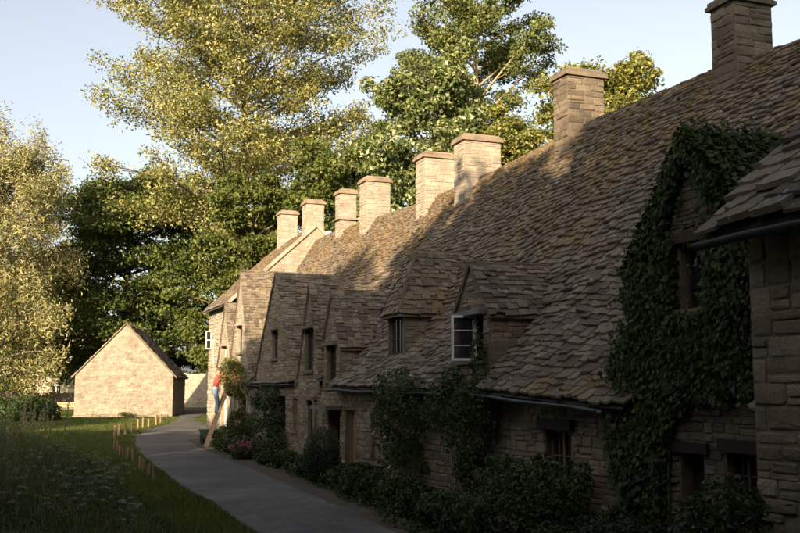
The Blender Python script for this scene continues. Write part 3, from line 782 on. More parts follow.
# 4: two tall gables
holes = [(12.10, 12.86, .90, 1.96), (13.98, 14.5, 1.05, 2.0), (15.4, 16.2, .95, 2.05), (12.36, 13.24, 2.80, 4.0), (16.5, 17.2, 3.25, 4.15)]
c4 = cottage('cottage', 'stone cottage with one wide and one narrow tall gable and cream drainpipe', 11.62, 20.35, [G3, G2], holes,
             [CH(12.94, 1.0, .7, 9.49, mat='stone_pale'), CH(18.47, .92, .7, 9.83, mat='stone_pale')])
window(c4, 12.10, 12.86, .90, 1.96, nx=2, ny=3, fm='wood_dark'); lint(c4, 12.1, 12.86, 1.96, 'stone_grey', .10, .14, .14)
window(c4, 13.98, 14.5, 1.05, 2.0, nx=1, ny=3, fm='wood_tan')
window(c4, 15.4, 16.2, .95, 2.05, nx=2, ny=3)
window(c4, 12.36, 13.24, 2.80, 4.0, nx=2, ny=4, lintel=None); bs = Buf(); bs.box(W(12.78, -.05, 4.03), D3 * .5, M3 * .10, UP * .04); bs.build('drip_mould', MT['stone_grey'], c4.root)
window(c4, 16.5, 17.2, 3.25, 4.15, nx=2, ny=3); bs = Buf(); bs.box(W(16.85, -.05, 4.20), D3 * .5, M3 * .10, UP * .04); bs.build('drip_mould', MT['stone_grey'], c4.root)
gutter(c4, 14.2, 20.3, 'gutter', -.16, lambda s: 2.42)
bs = Buf()
for i in range(14):
    s = 14.25 + i * .43; bs.box(W(s + .2, -.08, 2.52 + R.uniform(-.01, .01)), D3 * .2, M3 * .17 + UP * .04, UP * .018)
bs.build('drip_course', MT['tile'], c4.root)
downpipe(c4, 11.95, 2.32)
# 5: sunlit gable at the bend
holes = [(21.9, 22.6, 3.6, 4.6), (24.75, 25.45, 3.05, 3.95), (20.9, 21.5, .9, 1.9), (24.5, 25.4, .8, 1.9)]
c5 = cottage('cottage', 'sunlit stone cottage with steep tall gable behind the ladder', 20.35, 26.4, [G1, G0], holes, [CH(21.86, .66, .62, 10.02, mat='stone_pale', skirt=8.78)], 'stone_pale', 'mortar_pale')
window(c5, 21.9, 22.6, 3.6, 4.6, nx=2, ny=3); window(c5, 24.75, 25.45, 3.05, 3.95, nx=2, ny=3, fm='white'); window(c5, 20.9, 21.5, .9, 1.9, nx=1, ny=3); window(c5, 24.5, 25.4, .8, 1.9, nx=2, ny=3, fm='white')
for s in (21.9, 24.75):
    bs = Buf(); bs.box(W(s + .35, -.05, {21.9: 4.65, 24.75: 4.0}[s]), D3 * .5, M3 * .10, UP * .04); bs.build('drip_mould', MT['stone_pale'], c5.root)
downpipe(c5, 20.45, 2.42)
# 6: the end house, taller, with a coped gable showing over the roofs
e0, e1 = 25.62, 32.0; uf, uc, zrg, sl6 = .6, 3.9, 9.1, .92
sm = (e0 + e1) / 2
c6 = Cot(); c6.root = empty('end_house', W(sm, uf, gs(sm)), ROWROT, 'taller end house with pale coped gable above the row roofs', 'house'); c6.tiles = []; c6.stones = []
z6 = lambda u: zrg - sl6 * abs(u - uc)
h6 = [(27.3, 28.0, 3.4, 4.6), (30.7, 31.4, 3.4, 4.6), (29, 29.8, .8, 2.0)]
bw = Buf(); wall_panel(bw, [e0, e1], lambda s: gs(s) - .4, lambda s: z6(uf) - .05, lambda s, z, k: W(s, uf + .45 * k, z), h6)
for s_, si in ((e0, e0 + .4), (e1, e1 - .4)):
    wall_panel(bw, [uf, uc, 2 * uc - uf], lambda u: gs(sm) - .4, lambda u: z6(u) - (.0 if s_ == e0 else .06), lambda u, z, k: W(s_ if k == 0 else si, u, z))
ub = 2 * uc - uf; bw.hexa([W(e0 + .41, ub - .4, 0), W(e1 - .41, ub - .4, 0), W(e1 - .41, ub, 0), W(e0 + .41, ub, 0), W(e0 + .41, ub - .4, z6(ub) - .05), W(e1 - .41, ub - .4, z6(ub) - .05), W(e1 - .41, ub, z6(ub) - .05), W(e0 + .41, ub, z6(ub) - .05)])
c6.wall = bw.build('wall', MT['mortar_pale'], c6.root)
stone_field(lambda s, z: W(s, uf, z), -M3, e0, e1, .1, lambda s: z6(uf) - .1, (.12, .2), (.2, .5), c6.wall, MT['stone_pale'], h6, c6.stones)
stone_field(lambda u, z: W(e0, u, z), -D3, uf, 2 * uc - uf, 3.5, lambda u: z6(u) - .04, (.12, .2), (.2, .5), c6.wall, MT['stone_pale'], (), c6.stones, .015)
bd = Buf(); us = uf - .3
for sg in (-1, 1):
    f = lambda u: uc + sg * (uc - u)
    bd.hexa([W(e0 + .3, f(us), z6(us) - .05), W(e1 + .15, f(us), z6(us) - .05), W(e1 + .15, uc, zrg - .05), W(e0 + .3, uc, zrg - .05), W(e0 + .3, f(us), z6(us)), W(e1 + .15, f(us), z6(us)), W(e1 + .15, uc, zrg), W(e0 + .3, uc, zrg)])
c6.roof = bd.build('roof', MT['deck'], c6.root)
L6 = math.hypot(uc - us, (uc - us) * sl6)
tile_field(lambda a, bb: W(a, us + (uc - us) * bb / L6, z6(us) + (zrg - z6(us)) * bb / L6), lambda bb: (e0 + .3, e1 + .15), L6, lambda t: .22 - .08 * t, lambda t: .36 - .12 * t, c6.roof, MT['tile'], None, .026, c6.tiles)
tile_field(lambda a, bb: W(a, 2 * uc - us - (uc - us) * bb / L6, z6(us) + (zrg - z6(us)) * bb / L6), lambda bb: (e0 + .3, e1 + .15), L6, lambda t: .4, lambda t: .6, c6.roof, MT['tile'], None, .026, c6.tiles)
for sg in (-1, 1):                                   # coping stones along the near gable
    k = 9
    for i in range(k):
        u0, u1 = us + (uc - us) * i / k, us + (uc - us) * (i + .985) / k
        if sg > 0: u0, u1 = 2 * uc - u0, 2 * uc - u1
        cb = Buf(); t = np.array([0, 0, .16]); q = [W(e0 - .07, u0, z6(u0) + .005), W(e0 + .33, u0, z6(u0) + .005), W(e0 + .33, u1, z6(u1) + .005), W(e0 - .07, u1, z6(u1) + .005)]
        cb.hexa(q + [x + t for x in q]); cb.build('coping_stone', MT['stone_pale'], c6.roof)
window(c6, 27.3, 28.0, 3.4, 4.6, u=uf + .12, nx=2, ny=3, fm='white', sill=False); window(c6, 30.7, 31.4, 3.4, 4.6, u=uf + .12, nx=2, ny=3, fm='white', sill=False); window(c6, 29, 29.8, .8, 2.0, u=uf + .12, nx=2, ny=3, fm='white', sill=False)
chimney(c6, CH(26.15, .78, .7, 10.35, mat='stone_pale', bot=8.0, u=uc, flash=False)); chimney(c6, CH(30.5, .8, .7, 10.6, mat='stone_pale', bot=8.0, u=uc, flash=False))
b = Buf(); p0 = W(31.4, uf - .02, 0); cd2 = nrm(-M3 - D3 * .3); cw = .24
for x in (0, cw): b.box(p0 + cd2 * x + UP * 4.5, cd2 * .025, D3 * .02, UP * .42)
for z in (4.1, 4.5, 4.9): b.box(p0 + cd2 * cw / 2 + UP * z, cd2 * (cw / 2 - .025), D3 * .019, UP * .025)
cas6 = b.build('open_casement', MT['white'], c6.root)
b = Buf(); b.box(p0 + cd2 * cw / 2 + UP * 4.5, cd2 * (cw / 2 - .02), D3 * .003, UP * .4); b.build('pane', MT['glass'], cas6)
# 0: the big near house at the right edge
w0, w1, wu = -13.0, -6.62, -.8
sm = (w0 + w1) / 2
c0 = Cot(); c0.root = empty('stone_house', W(sm, wu, gs(sm)), ROWROT, 'near stone house with big rough blocks and green gutter at the right edge', 'house'); c0.tiles = []; c0.stones = []
zw = lambda u: 3.92 + .90 * (u + 1.12) if u < 2.4 else 3.92 + .90 * 3.52 - .9 * (u - 2.4)
bw = Buf(); wall_panel(bw, [w0, w1], lambda s: gs(s) - .4, lambda s: zw(wu) - .06, lambda s, z, k: W(s, wu + .5 * k, z))
wall_panel(bw, [wu + .5, 2.4, 5.6], lambda u: -.8, lambda u: zw(u) - .06, lambda u, z, k: W(w1 - .4 * k, u, z))
wall_panel(bw, [wu + .5, 2.4, 5.6], lambda u: -.8, lambda u: zw(u) - .06, lambda u, z, k: W(w0 + .4 * k, u, z))
c0.wall = bw.build('wall', MT['mortar_wing'], c0.root)
stone_field(lambda s, z: W(s, wu, z), -M3, w0, w1, gs(-7, wu) - .05, lambda s: zw(wu) - .1, (.13, .27), (.22, .58), c0.wall, MT['stone'], (), c0.stones, .022, gap=.012)
stone_field(lambda u, z: W(w1, u, z), D3, wu, 2.2, -.3, lambda u: zw(u) - .1, (.13, .27), (.22, .58), c0.wall, MT['stone'], (), c0.stones, .022, gap=.012)
bd = Buf(); v0, v1 = w0 - .3, w1 + .30
bd.hexa([W(v0, -1.12, zw(-1.12) - .05), W(v1, -1.12, zw(-1.12) - .05), W(v1, 2.4, zw(2.39) - .05), W(v0, 2.4, zw(2.39) - .05), W(v0, -1.12, zw(-1.12)), W(v1, -1.12, zw(-1.12)), W(v1, 2.4, zw(2.39)), W(v0, 2.4, zw(2.39))])
bd.hexa([W(v0, 2.4, zw(2.39) - .05), W(v1, 2.4, zw(2.39) - .05), W(v1, 6, zw(6) - .05), W(v0, 6, zw(6) - .05), W(v0, 2.4, zw(2.39)), W(v1, 2.4, zw(2.39)), W(v1, 6, zw(6)), W(v0, 6, zw(6))])
c0.roof = bd.build('roof', MT['deck'], c0.root)
LW = math.hypot(3.52, 3.52 * .9)
tile_field(lambda a, bb: W(a, -1.16 + 3.56 * bb / LW, zw(-1.16) + .9 * 3.56 * bb / LW), lambda bb: (v0, v1 + R.uniform(-.02, .06)), LW, lambda t: .27 - .1 * t, lambda t: .46 - .16 * t, c0.roof, MT['tile'], None, .042, c0.tiles, 1.3, .02)
gutter(c0, w0, w1 + .36, 'gutter_old', -1.17, lambda s: 3.83, .075)
for c in (c0, c1, c2, c3, c4, c5, c6):
    emit(c.root, 'tile', c.tiles, 'roof_tiles'); emit(c.root, 'stone', c.stones, 'wall_stones', 300, 9.0)

# ------------------------------------------------------------------ barn and far walls
def frame(o, rot):
    """local axes for a building: returns P(x, y, z) -> world, x to the right, y away"""
    cx, sx = math.cos(rot), math.sin(rot); ox, oy = o
    ex = np.array([cx, sx, 0]); ey = np.array([-sx, cx, 0])
    return (lambda x, y, z: np.array([ox + ex[0] * x + ey[0] * y, oy + ex[1] * x + ey[1] * y, z])), ex, ey
BR = math.radians(7.0)
zb0 = .38; bwid, blen, beav, bapx = 6.45, 9.0, 3.15, 6.55
P, EX, EY = frame((-18.62, 68.0), BR)
barn = empty('barn', P(0, 0, zb0), BR, 'small stone barn with sunlit gable end at the lane bend', 'barn')
hw = bwid / 2; bt = lambda x: bapx - (bapx - beav) * abs(x) / hw
bw = Buf()
wall_panel(bw, [-hw, 0, hw], lambda x: zb0 - .3, bt, lambda x, z, k: P(x, .45 * k, z)); wall_panel(bw, [-hw, 0, hw], lambda x: zb0 - .3, bt, lambda x, z, k: P(x, blen - .45 * k, z))
for sg in (-1, 1): wall_panel(bw, [.45, blen - .45], lambda y: zb0 - .3, lambda y: beav - .03, lambda y, z, k: P(sg * (hw - .45 * k), y, z))
bwall = bw.build('wall', MT['mortar_pale'], barn)
st = []; tl = []
stone_field(lambda x, z: P(x, 0, z), -EY, -hw, hw, zb0 - .1, lambda x: bt(x) - .02, (.10, .19), (.2, .5), bwall, MT['stone_barn'], (), st, .026, gap=.006)
stone_field(lambda y, z: P(hw, y, z), EX, 0, blen, zb0 - .1, lambda x: beav - .05, (.12, .2), (.2, .5), bwall, MT['stone'], (), st, .02)
stone_field(lambda y, z: P(-hw, y, z), -EX, 0, blen, zb0 - .1, lambda x: beav - .05, (.12, .2), (.2, .5), bwall, MT['stone'], (), st, .02)
bd = Buf(); slb = (bapx - beav) / hw; ovx = .22
for sg in (-1, 1):
    q = [P(sg * (hw + ovx), -.02, beav - ovx * slb + .02), P(sg * (hw + ovx), blen + .1, beav - ovx * slb + .02), P(0, blen + .1, bapx + .02), P(0, -.02, bapx + .02)]
    bd.hexa(q + [x + np.array([0, 0, .06]) for x in q])
broof = bd.build('roof', MT['deck'], barn)
LB = math.hypot(hw + ovx, (hw + ovx) * slb)
for sg in (-1, 1):
    tile_field(lambda a, bb, sg=sg: P(sg * (hw + ovx) * (1 - bb / LB), a, beav - ovx * slb + .08 + (bapx - beav + ovx * slb) * bb / LB), lambda bb: (.05, blen + .1), LB, lambda t: .26 - .1 * t, lambda t: .42 - .15 * t, broof, MT['tile'], None, .035, tl)
for sg in (-1, 1):
    k = 9
    for i in range(k):
        x0, x1 = sg * (hw + ovx + .02) * (1 - i / k), sg * (hw + ovx + .02) * (1 - (i + .985) / k)
        zz = lambda x: bapx - slb * abs(x) + .05
        cb = Buf(); q = [P(x0, -.10, zz(x0)), P(x0, .12, zz(x0)), P(x1, .12, zz(x1)), P(x1, -.10, zz(x1))]; cb.hexa(q + [x + np.array([0, 0, .09]) for x in q]); cb.build('verge_stone', MT['stone'], broof)
emit(barn, 'tile', tl, 'roof_tiles'); emit(barn, 'stone', st, 'wall_stones')
# low terrace of stone blocks before the gable
ter = empty('stone_terrace', P(-.2, -.9, zb0), BR, 'low kerb of stone blocks along the foot of the barn gable', 'kerb')
x = -hw + .1; i = 0
while x < hw - .5:
    w = R.uniform(.45, .85); tb = Buf(); h = R.uniform(.13, .2)
    tb.box(P(x + w / 2, -.75 + R.uniform(-.05, .05), zb0 + h / 2 - .05), EX * (w / 2 - .012), EY * .30, UP * (h / 2 + .05)); o = tb.build('stone', MT['stone'], ter); x += w
# boundary wall behind the barn, one at the left, and the house beyond
def long_wall(name, label, a, b_, h0, h1, th=.4, mat='stone_pale', cop=True, base=None):
    a = np.array(a, float); b_ = np.array(b_, float); L = np.linalg.norm(b_ - a); d = np.r_[(b_ - a) / L, 0]; nn = np.array([d[1], -d[0], 0])
    if nn[1] > 0: nn = -nn
    g0 = lambda s: float(gz(a[1] + d[1] * s))
    PP = lambda s, z, k=0: np.array([a[0], a[1], 0]) + d * s - nn * th * k + UP * z
    root = empty(name, PP(L / 2, g0(L / 2)), math.atan2(d[1], d[0]), label, 'wall')
    tp = lambda s: g0(s) + h0 + (h1 - h0) * s / L
    bb = Buf(); wall_panel(bb, [0, L / 3, 2 * L / 3, L], lambda s: g0(s) - .3, tp, PP); w = bb.build('wall', MT['mortar_pale' if 'pale' in mat else 'mortar'], root)
    ps = []; stone_field(PP, nn, 0, L, g0(0) - .1, tp, (.11, .2), (.2, .5), w, MT[mat], (), ps, .03)
    emit(root, 'stone', ps, 'wall_stones')
    if cop:
        s = 0
        while s < L:
            ww = R.uniform(.25, .5); cb = Buf(); hh = R.uniform(.16, .24)
            cb.box(PP(s + ww / 2, tp(s) + hh / 2 - .01, .5), d * (ww / 2 - .01), nn * (th / 2 + .04), UP * hh / 2); cb.build('coping_stone', MT[mat], w); s += ww
    return root
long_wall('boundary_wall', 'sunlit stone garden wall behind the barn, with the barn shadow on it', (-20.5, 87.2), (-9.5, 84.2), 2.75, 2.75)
long_wall('boundary_wall', 'low grey stone wall left of the barn', (-36, 86.5), (-24.2, 85), 1.2, 1.1, mat='stone_grey')
# house beyond the wall at the left
P2, EX2, EY2 = frame((-31.0, 97.0), math.radians(4))
fh = empty('garden_house', P2(0, 0, float(gz(97))), math.radians(4), 'pale house with white window half hidden by trees left of the barn', 'house')
hz = .72; hl = [(-.2, 2.6, 2.6, 4.4), (-2.6, -1.6, .7, 2.6)]
bw = Buf(); wall_panel(bw, [-4, 4], lambda x: hz - .3, lambda x: 4.9, lambda x, z, k: P2(x, .4 * k, z), hl)
for sg in (-1, 1): bw.hexa([P2(sg * 4, .41, hz - .3), P2(sg * 4, 6, hz - .3), P2(sg * 3.6, 6, hz - .3), P2(sg * 3.6, .41, hz - .3), P2(sg * 4, .41, 4.9), P2(sg * 4, 6, 4.9), P2(sg * 3.6, 6, 4.9), P2(sg * 3.6, .41, 4.9)])
fw_ = bw.build('wall', MT['plaster'], fh)
bd = Buf(); bd.hexa([P2(-4.3, -.3, 4.7), P2(4.3, -.3, 4.7), P2(4.3, 3.2, 7.9), P2(-4.3, 3.2, 7.9), P2(-4.3, -.3, 4.8), P2(4.3, -.3, 4.8), P2(4.3, 3.2, 8), P2(-4.3, 3.2, 8)]); bd.hexa([P2(-4.3, 3.2, 7.9), P2(4.3, 3.2, 7.9), P2(4.3, 6.5, 4.7), P2(-4.3, 6.5, 4.7), P2(-4.3, 3.2, 8), P2(4.3, 3.2, 8), P2(4.3, 6.5, 4.8), P2(-4.3, 6.5, 4.8)])
bd.build('roof', MT['tile'], fh)
for (x0, x1, z0, z1) in hl:
    b = Buf(); n = 4 if x1 - x0 > 2 else 2
    for i in range(n + 1): b.box(P2(x0 + (x1 - x0) * i / n, .1, (z0 + z1) / 2), EX2 * .06, EY2 * .04, UP * (z1 - z0) / 2)
    for i in range(3):
        for j in range(n): b.box(P2(x0 + (x1 - x0) * (j + .5) / n, .1, z0 + .05 + (z1 - z0 - .1) * i / 2), EX2 * ((x1 - x0) / n / 2 - .06), EY2 * .038, UP * .05)
    wf = b.build('window', MT['white'], fh); b = Buf(); b.box(P2((x0 + x1) / 2, .13, (z0 + z1) / 2), EX2 * (x1 - x0) / 2, EY2 * .004, UP * (z1 - z0) / 2); b.build('pane', MT['glass'], wf)
# bench beside the barn
P3, EX3, EY3 = frame((-23.3, 71.0), math.radians(14))
zg = float(gz(71))
bench = empty('bench', P3(0, 0, zg), math.radians(14), 'pale wooden bench against the left corner of the barn', 'bench')
for x in (-.75, .75):
    for y, h in ((-.22, .62), (.22, .86)):
        b = Buf(); b.box(P3(x, y, zg + h / 2), EX3 * .045, EY3 * .045, UP * h / 2); b.build('leg', MT['wood_pale'], bench)
    b = Buf(); b.box(P3(x, 0, zg + .645), EX3 * .05, EY3 * .30, UP * .022); b.build('armrest', MT['wood_pale'], bench)
for i in range(4):
    b = Buf(); b.box(P3(0, -.20 + i * .125, zg + .43), EX3 * .80, EY3 * .052, UP * .018); b.build('seat_slat', MT['wood_pale'], bench)
for i in range(3):
    b = Buf(); b.box(P3(0, .275, zg + .55 + i * .13), EX3 * .80, EY3 * .014, UP * .045); b.build('back_slat', MT['wood_pale'], bench)

# ------------------------------------------------------------------ stakes along the lane
PST = [(-6.07, 25.07), (-6.53, 26.39), (-6.91, 27.37), (-7.2, 28.17), (-8.07, 30.78), (-8.65, 32.18), (-8.98, 33.03), (-9.36, 33.93), (-9.94, 35.64), (-10.26, 36.42), (-12.57, 44.61), (-12.67, 45.6), (-12.64, 46.6), (-12.6, 47.6), (-13.47, 52.02), (-13.4, 52.76), (-13.36, 53.85), (-13.53, 56.12), (-13.85, 58.51)]
ORD = ['nearest', 'second nearest', 'third nearest', 'fourth nearest', 'fifth nearest', 'sixth nearest', 'seventh nearest', 'eighth nearest', 'ninth nearest', 'tenth nearest', 'eleventh nearest', 'twelfth nearest', 'thirteenth nearest', 'fourteenth nearest', 'fifth from the barn end', 'fourth from the barn end', 'third from the barn end', 'second from the barn end', 'last at the barn end']
for i, (x, y) in enumerate(PST):
    z = hgt(x, y); h = R.uniform(.30, .40) if i < 9 else R.uniform(.44, .54)
    b = Buf(); lx, ly = R.gauss(0, .02), R.gauss(0, .02); r = .042 if i < 10 else .058
    b.tube([(x, y, z - .1), (x + lx * .6, y + ly * .6, z + h * .6), (x + lx, y + ly, z + h - .03), (x + lx, y + ly, z + h)], [r, r * .97, r * .95, r * .75], 9)
    tag(b.build('wooden_stake', MT['stake']), 'short wooden stake along the lane edge, ' + ORD[i] + ' in the line', 'stake', 'wooden stakes along the lane')

# ------------------------------------------------------------------ leaves
def leaves(C, size, rng, normal=None, nb=.5, aspect=.5, fold=.15, lobed=False, down=.0):
    """folded leaf faces at the centres C; returns vertices and triangles"""
    n = len(C); sz = size * rng.uniform(.65, 1.35, n)[:, None]
    N = rng.normal(size=(n, 3)); N /= np.linalg.norm(N, axis=1)[:, None]
    if normal is not None: N = N * (1 - nb) + np.asarray(normal) * nb * 1.4
    N /= np.linalg.norm(N, axis=1)[:, None] + 1e-9
    A = rng.normal(size=(n, 3)); A[:, 2] -= down; A -= N * np.sum(A * N, 1)[:, None]; A /= np.linalg.norm(A, axis=1)[:, None] + 1e-9
    Bv = np.cross(N, A)
    if not lobed:
        v = np.stack([C - A * sz * .5, C + Bv * sz * aspect * .5 + N * sz * fold, C + A * sz * .5, C - Bv * sz * aspect * .5 + N * sz * fold], 1)
        t = np.array([[0, 3, 2], [0, 2, 1]])
    else:
        v = np.stack([C - A * sz * .42, C - A * sz * .25 + Bv * sz * .5 + N * sz * .06, C + A * sz * .12 + Bv * sz * .33, C + A * sz * .62 - N * sz * .08,
                      C + A * sz * .12 - Bv * sz * .33, C - A * sz * .25 - Bv * sz * .5 + N * sz * .06], 1)
        t = np.array([[0, 2, 1], [0, 3, 2], [0, 4, 3], [0, 5, 4]])
    k = v.shape[1]
    T = (np.arange(n) * k)[:, None, None] + t[None]
    return v.reshape(-1, 3), T.reshape(-1, 3)

def tree(name, label, base, H, z0, prof, nl, elev, nleaf, lsize, lmat, bark, seed, tr=.4, flat=.6, clump=.6, tw=6, droop=.15, group=None, aspect=.55, az_bias=None, top=True, hang=0.0, fork=None, cat='tree', nsides=6):
    rng = np.random.default_rng(seed); base = np.array([base[0], base[1], float(gz(base[1]))]); root = empty(name, base, 0, label, cat, group)
    tb = Buf(); cl = []; wt = []
    tp = [base + np.array([0, 0, -.3])]; k = 9; wob = rng.normal(0, .012 * H, (k + 1, 2)); wob[0] = 0
    for i in range(1, k + 1): tp.append(base + np.array([wob[:i + 1, 0].sum() * .35, wob[:i + 1, 1].sum() * .35, H * .94 * i / k]))
    tz = np.array([p[2] - base[2] for p in tp]); tpa = np.array(tp)
    rad = lambda h: tr * max(.06, (1 - h / (H * .98))) ** .8
    tb.tube(tp, [rad(max(0, z)) * (1.25 if i == 0 else 1) for i, z in enumerate(tz)], 9)
    for i in range(nl):
        f = (i + rng.uniform(.1, .9)) / nl; h = z0 + (H * .96 - z0) * f ** .92
        c = np.array([np.interp(h, tz, tpa[:, 0]), np.interp(h, tz, tpa[:, 1]), base[2] + h])
        az = i * 2.399963 + rng.normal(0, .3); Rr = float(np.interp(h / H, [q[0] for q in prof], [q[1] for q in prof])) * rng.uniform(.62, 1.12)
        el = math.radians(elev(h / H) + rng.normal(0, 7)); dirh = np.array([math.cos(az), math.sin(az), 0])
        pts = []; side = rng.normal(0, .12)
        for t in np.linspace(0, 1, 6):
            p = c + dirh * Rr * t + np.array([-dirh[1], dirh[0], 0]) * Rr * side * t * t + UP * (math.tan(el) * Rr * t - droop * Rr * t * t)
            p[2] = max(p[2], base[2] + .5); pts.append(p)
        r0 = min(rad(h) * .55, .03 + .022 * Rr)
        tb.tube(pts, [r0 * (1 - .88 * t) for t in np.linspace(0, 1, 6)], min(nsides, 5), False)
        pa = np.array(pts)
        for j in range(tw):
            t = .22 + .78 * (j + rng.uniform(0, 1)) / tw; q = np.array([np.interp(t, np.linspace(0, 1, 6), pa[:, m_]) for m_ in range(3)])
            a2 = az + rng.choice([-1, 1]) * rng.uniform(.3, 1.25); L2 = Rr * rng.uniform(.16, .36) * (1.15 - .6 * t) + .3
            tip = q + np.array([math.cos(a2), math.sin(a2), rng.normal(.15, .3) - hang]) * L2
            if j % 2 == 0 and nsides > 4: tb.tube([q, (q + tip) / 2 + rng.normal(0, .05, 3), tip], [r0 * .3, r0 * .2, r0 * .08], 4, False)
            cl += [q + (tip - q) * .55, tip]; wt += [.7, 1]
        cl.append(pa[-1]); wt.append(1.0)
    if top:
        for i in range(5): cl.append(tpa[-1] + rng.normal(0, .4, 3) * np.array([1, 1, .8])); wt.append(1)
    tb.build('trunk', MT[bark], root, True)
    cl = np.array(cl); wt = np.array(wt); wt /= wt.sum()
    idx = rng.choice(len(cl), nleaf, p=wt); csz = rng.uniform(.6, 1.35, len(cl))
    off = rng.normal(size=(nleaf, 3)); off /= np.linalg.norm(off, axis=1)[:, None]; off *= (rng.uniform(0, 1, nleaf) ** .45)[:, None]
    C = cl[idx] + off * clump * csz[idx][:, None] * np.array([1, 1, flat])
    if hang: C[:, 2] -= rng.exponential(hang, nleaf)
    C[:, 2] = np.maximum(C[:, 2], base[2] + .15)
    nn = off * .6 + np.array([0, 0, .5])
    v, t = leaves(C, lsize, rng, nn, .45, aspect)
    fast_mesh('crown', v, t, MT[lmat], root)
    return root
T = tree
# tall golden poplar above the end of the row
T('poplar_tree', 'tall golden poplar rising above everything behind the end house', (-14, 91), 46, 13, [(0, 5), (.2, 9), (.45, 11.6), (.65, 11.8), (.8, 9.5), (1, 2.5)], 110, lambda f: 12 + 28 * f, 155000, .29, 'lf_poplar', 'bark', 3, .6, .7, 1.45, 10, .10)
# dark layered tree behind the barn
T('sycamore_tree', 'broad dark green tree with layered branches behind the barn', (-25.5, 93.5), 21, 1.6, [(0, 8), (.25, 10.2), (.5, 9.8), (.75, 7.2), (1, 2.0)], 70, lambda f: 4 + 30 * f, 100000, .34, 'lf_dark', 'bark_dark', 8, .6, .38, 1.6, 9, .16)
T('sycamore_tree', 'dark leafy tree between the barn roof and the end house', (-14.0, 93), 16.5, 1.2, [(0, 5), (.3, 6.6), (.6, 5.6), (1, 1.5)], 46, lambda f: 8 + 34 * f, 48000, .33, 'lf_dark', 'bark_dark', 12, .4, .4, 1.1, 7, .14)
# willow at the left edge
T('willow_tree', 'pale silvery willow at the left edge', (-32.3, 80), 20.5, 2.0, [(0, 4), (.3, 6.0), (.6, 5.6), (.85, 3.6), (1, 1.2)], 70, lambda f: 30 + 26 * f, 62000, .37, 'lf_willow', 'bark', 21, .5, 1.0, 1.15, 7, .35, aspect=.24, hang=.45)
# trees behind the row roofs
T('whitebeam_tree', 'leafy tree with whitish leaf tips behind the middle chimneys', (1.6, 62), 21.0, 2, [(0, 4), (.3, 5.4), (.6, 4.9), (.85, 3.2), (1, 1.0)], 60, lambda f: 16 + 34 * f, 48000, .32, 'lf_beam', 'bark', 31, .4, .7, .8, 7, .12)
T('tall_tree', 'tall open tree with pale forked trunk above the middle chimneys', (5.6, 74), 32.5, 16, [(0, 4), (.5, 4.4), (.68, 5.4), (.85, 4.6), (1, 1.6)], 40, lambda f: 18 + 30 * f, 46000, .27, 'lf_ash', 'bark_pale', 44, .62, .6, .95, 7, .10)
T('golden_tree', 'golden green bushy tree right of the tall pale-trunked tree', (6.6, 60), 18.2, 2, [(0, 3), (.4, 4.0), (.75, 3.0), (1, .8)], 34, lambda f: 20 + 30 * f, 32000, .26, 'lf_gold', 'bark', 51, .3, .75, .7, 7, .12)
T('lime_tree', 'yellow green tree showing behind the ridge between the two dark chimneys', (13.2, 62), 22.0, 3, [(0, 4), (.4, 5.0), (.75, 4.6), (1, 1.2)], 48, lambda f: 18 + 30 * f, 42000, .30, 'lf_gold', 'bark', 57, .4, .7, .8, 7, .12)
T('ash_tree', 'mid green tree behind the far chimneys', (-4.0, 74), 19.5, 2, [(0, 5), (.3, 6.6), (.6, 6.2), (.85, 4), (1, 1.2)], 48, lambda f: 14 + 30 * f, 48000, .32, 'lf_tree', 'bark', 63, .4, .6, .95, 7, .12)
T('ash_tree', 'mid green tree directly behind the end house', (-11.0, 72), 17.0, 1.5, [(0, 3.6), (.3, 4.8), (.6, 4.2), (1, 1.2)], 40, lambda f: 12 + 30 * f, 40000, .30, 'lf_tree', 'bark', 69, .35, .5, .8, 7, .14)
# wood edge far behind, closing the view
for i, (x, y, h) in enumerate([(-52, 112, 17), (-42, 116, 15), (-36, 104, 13), (-6, 108, 16), (8, 96, 14), (22, 100, 13)]):
    T('woodland_tree', ['bushy tree at the far left edge of the background wood', 'bushy background tree second from the left', 'lower bushy tree behind the pale house', 'bushy tree hidden behind the poplar', 'bushy tree hidden behind the whitebeam', 'bushy tree hidden behind the near roof ridge'][i], (x, y), h, 1.0, [(0, 6), (.3, 7.5), (.7, 6), (1, 2)], 30, lambda f: 10 + 30 * f, 8000, .6, 'lf_dark' if i % 2 else 'lf_tree', 'bark', 90 + i, .4, .5, 1.5, 6, .14, group='background trees')
# tall hedgerow trees behind the viewer, whose shadow lies over the foreground
TOPX = [-66, -52, -44, -38, -33, -29, -25.5, -22.5, -18, -14.5, -12, -9.5, -6, 0, 10, 28]; TOPZ = [23.5, 23.5, 21.5, 21.5, 19.0, 15.8, 15.8, 22.3, 20.8, 19.6, 19.5, 22, 22.5, 22, 21, 21]
nb = 23
for i in range(nb):
    x = -64 + i * 4.0; y = -14.0 if i % 2 else -18.0; h = float(np.interp(x, TOPX, TOPZ)) - .9 + (-.65 if i % 2 else .65)
    wf = 1.0
    if x == -20: x, h, wf = -20.2, 22.4, .52
    if x == -24: h = 15.2
    T('hedgerow_tree', 'tall dense hedgerow tree in the line behind the viewer', (x, y), h, .8, [(0, 3.6), (.3, 4.2 * wf), (.75, 3.9 * wf), (.92, 3.2 * wf), (1, 2.6 * wf)], 38, lambda f: 12 + 14 * f, 7000, .88, 'lf_green', 'bark', 200 + i, .42, .7, 1.35, 7, .10, group='trees behind the viewer', nsides=4)
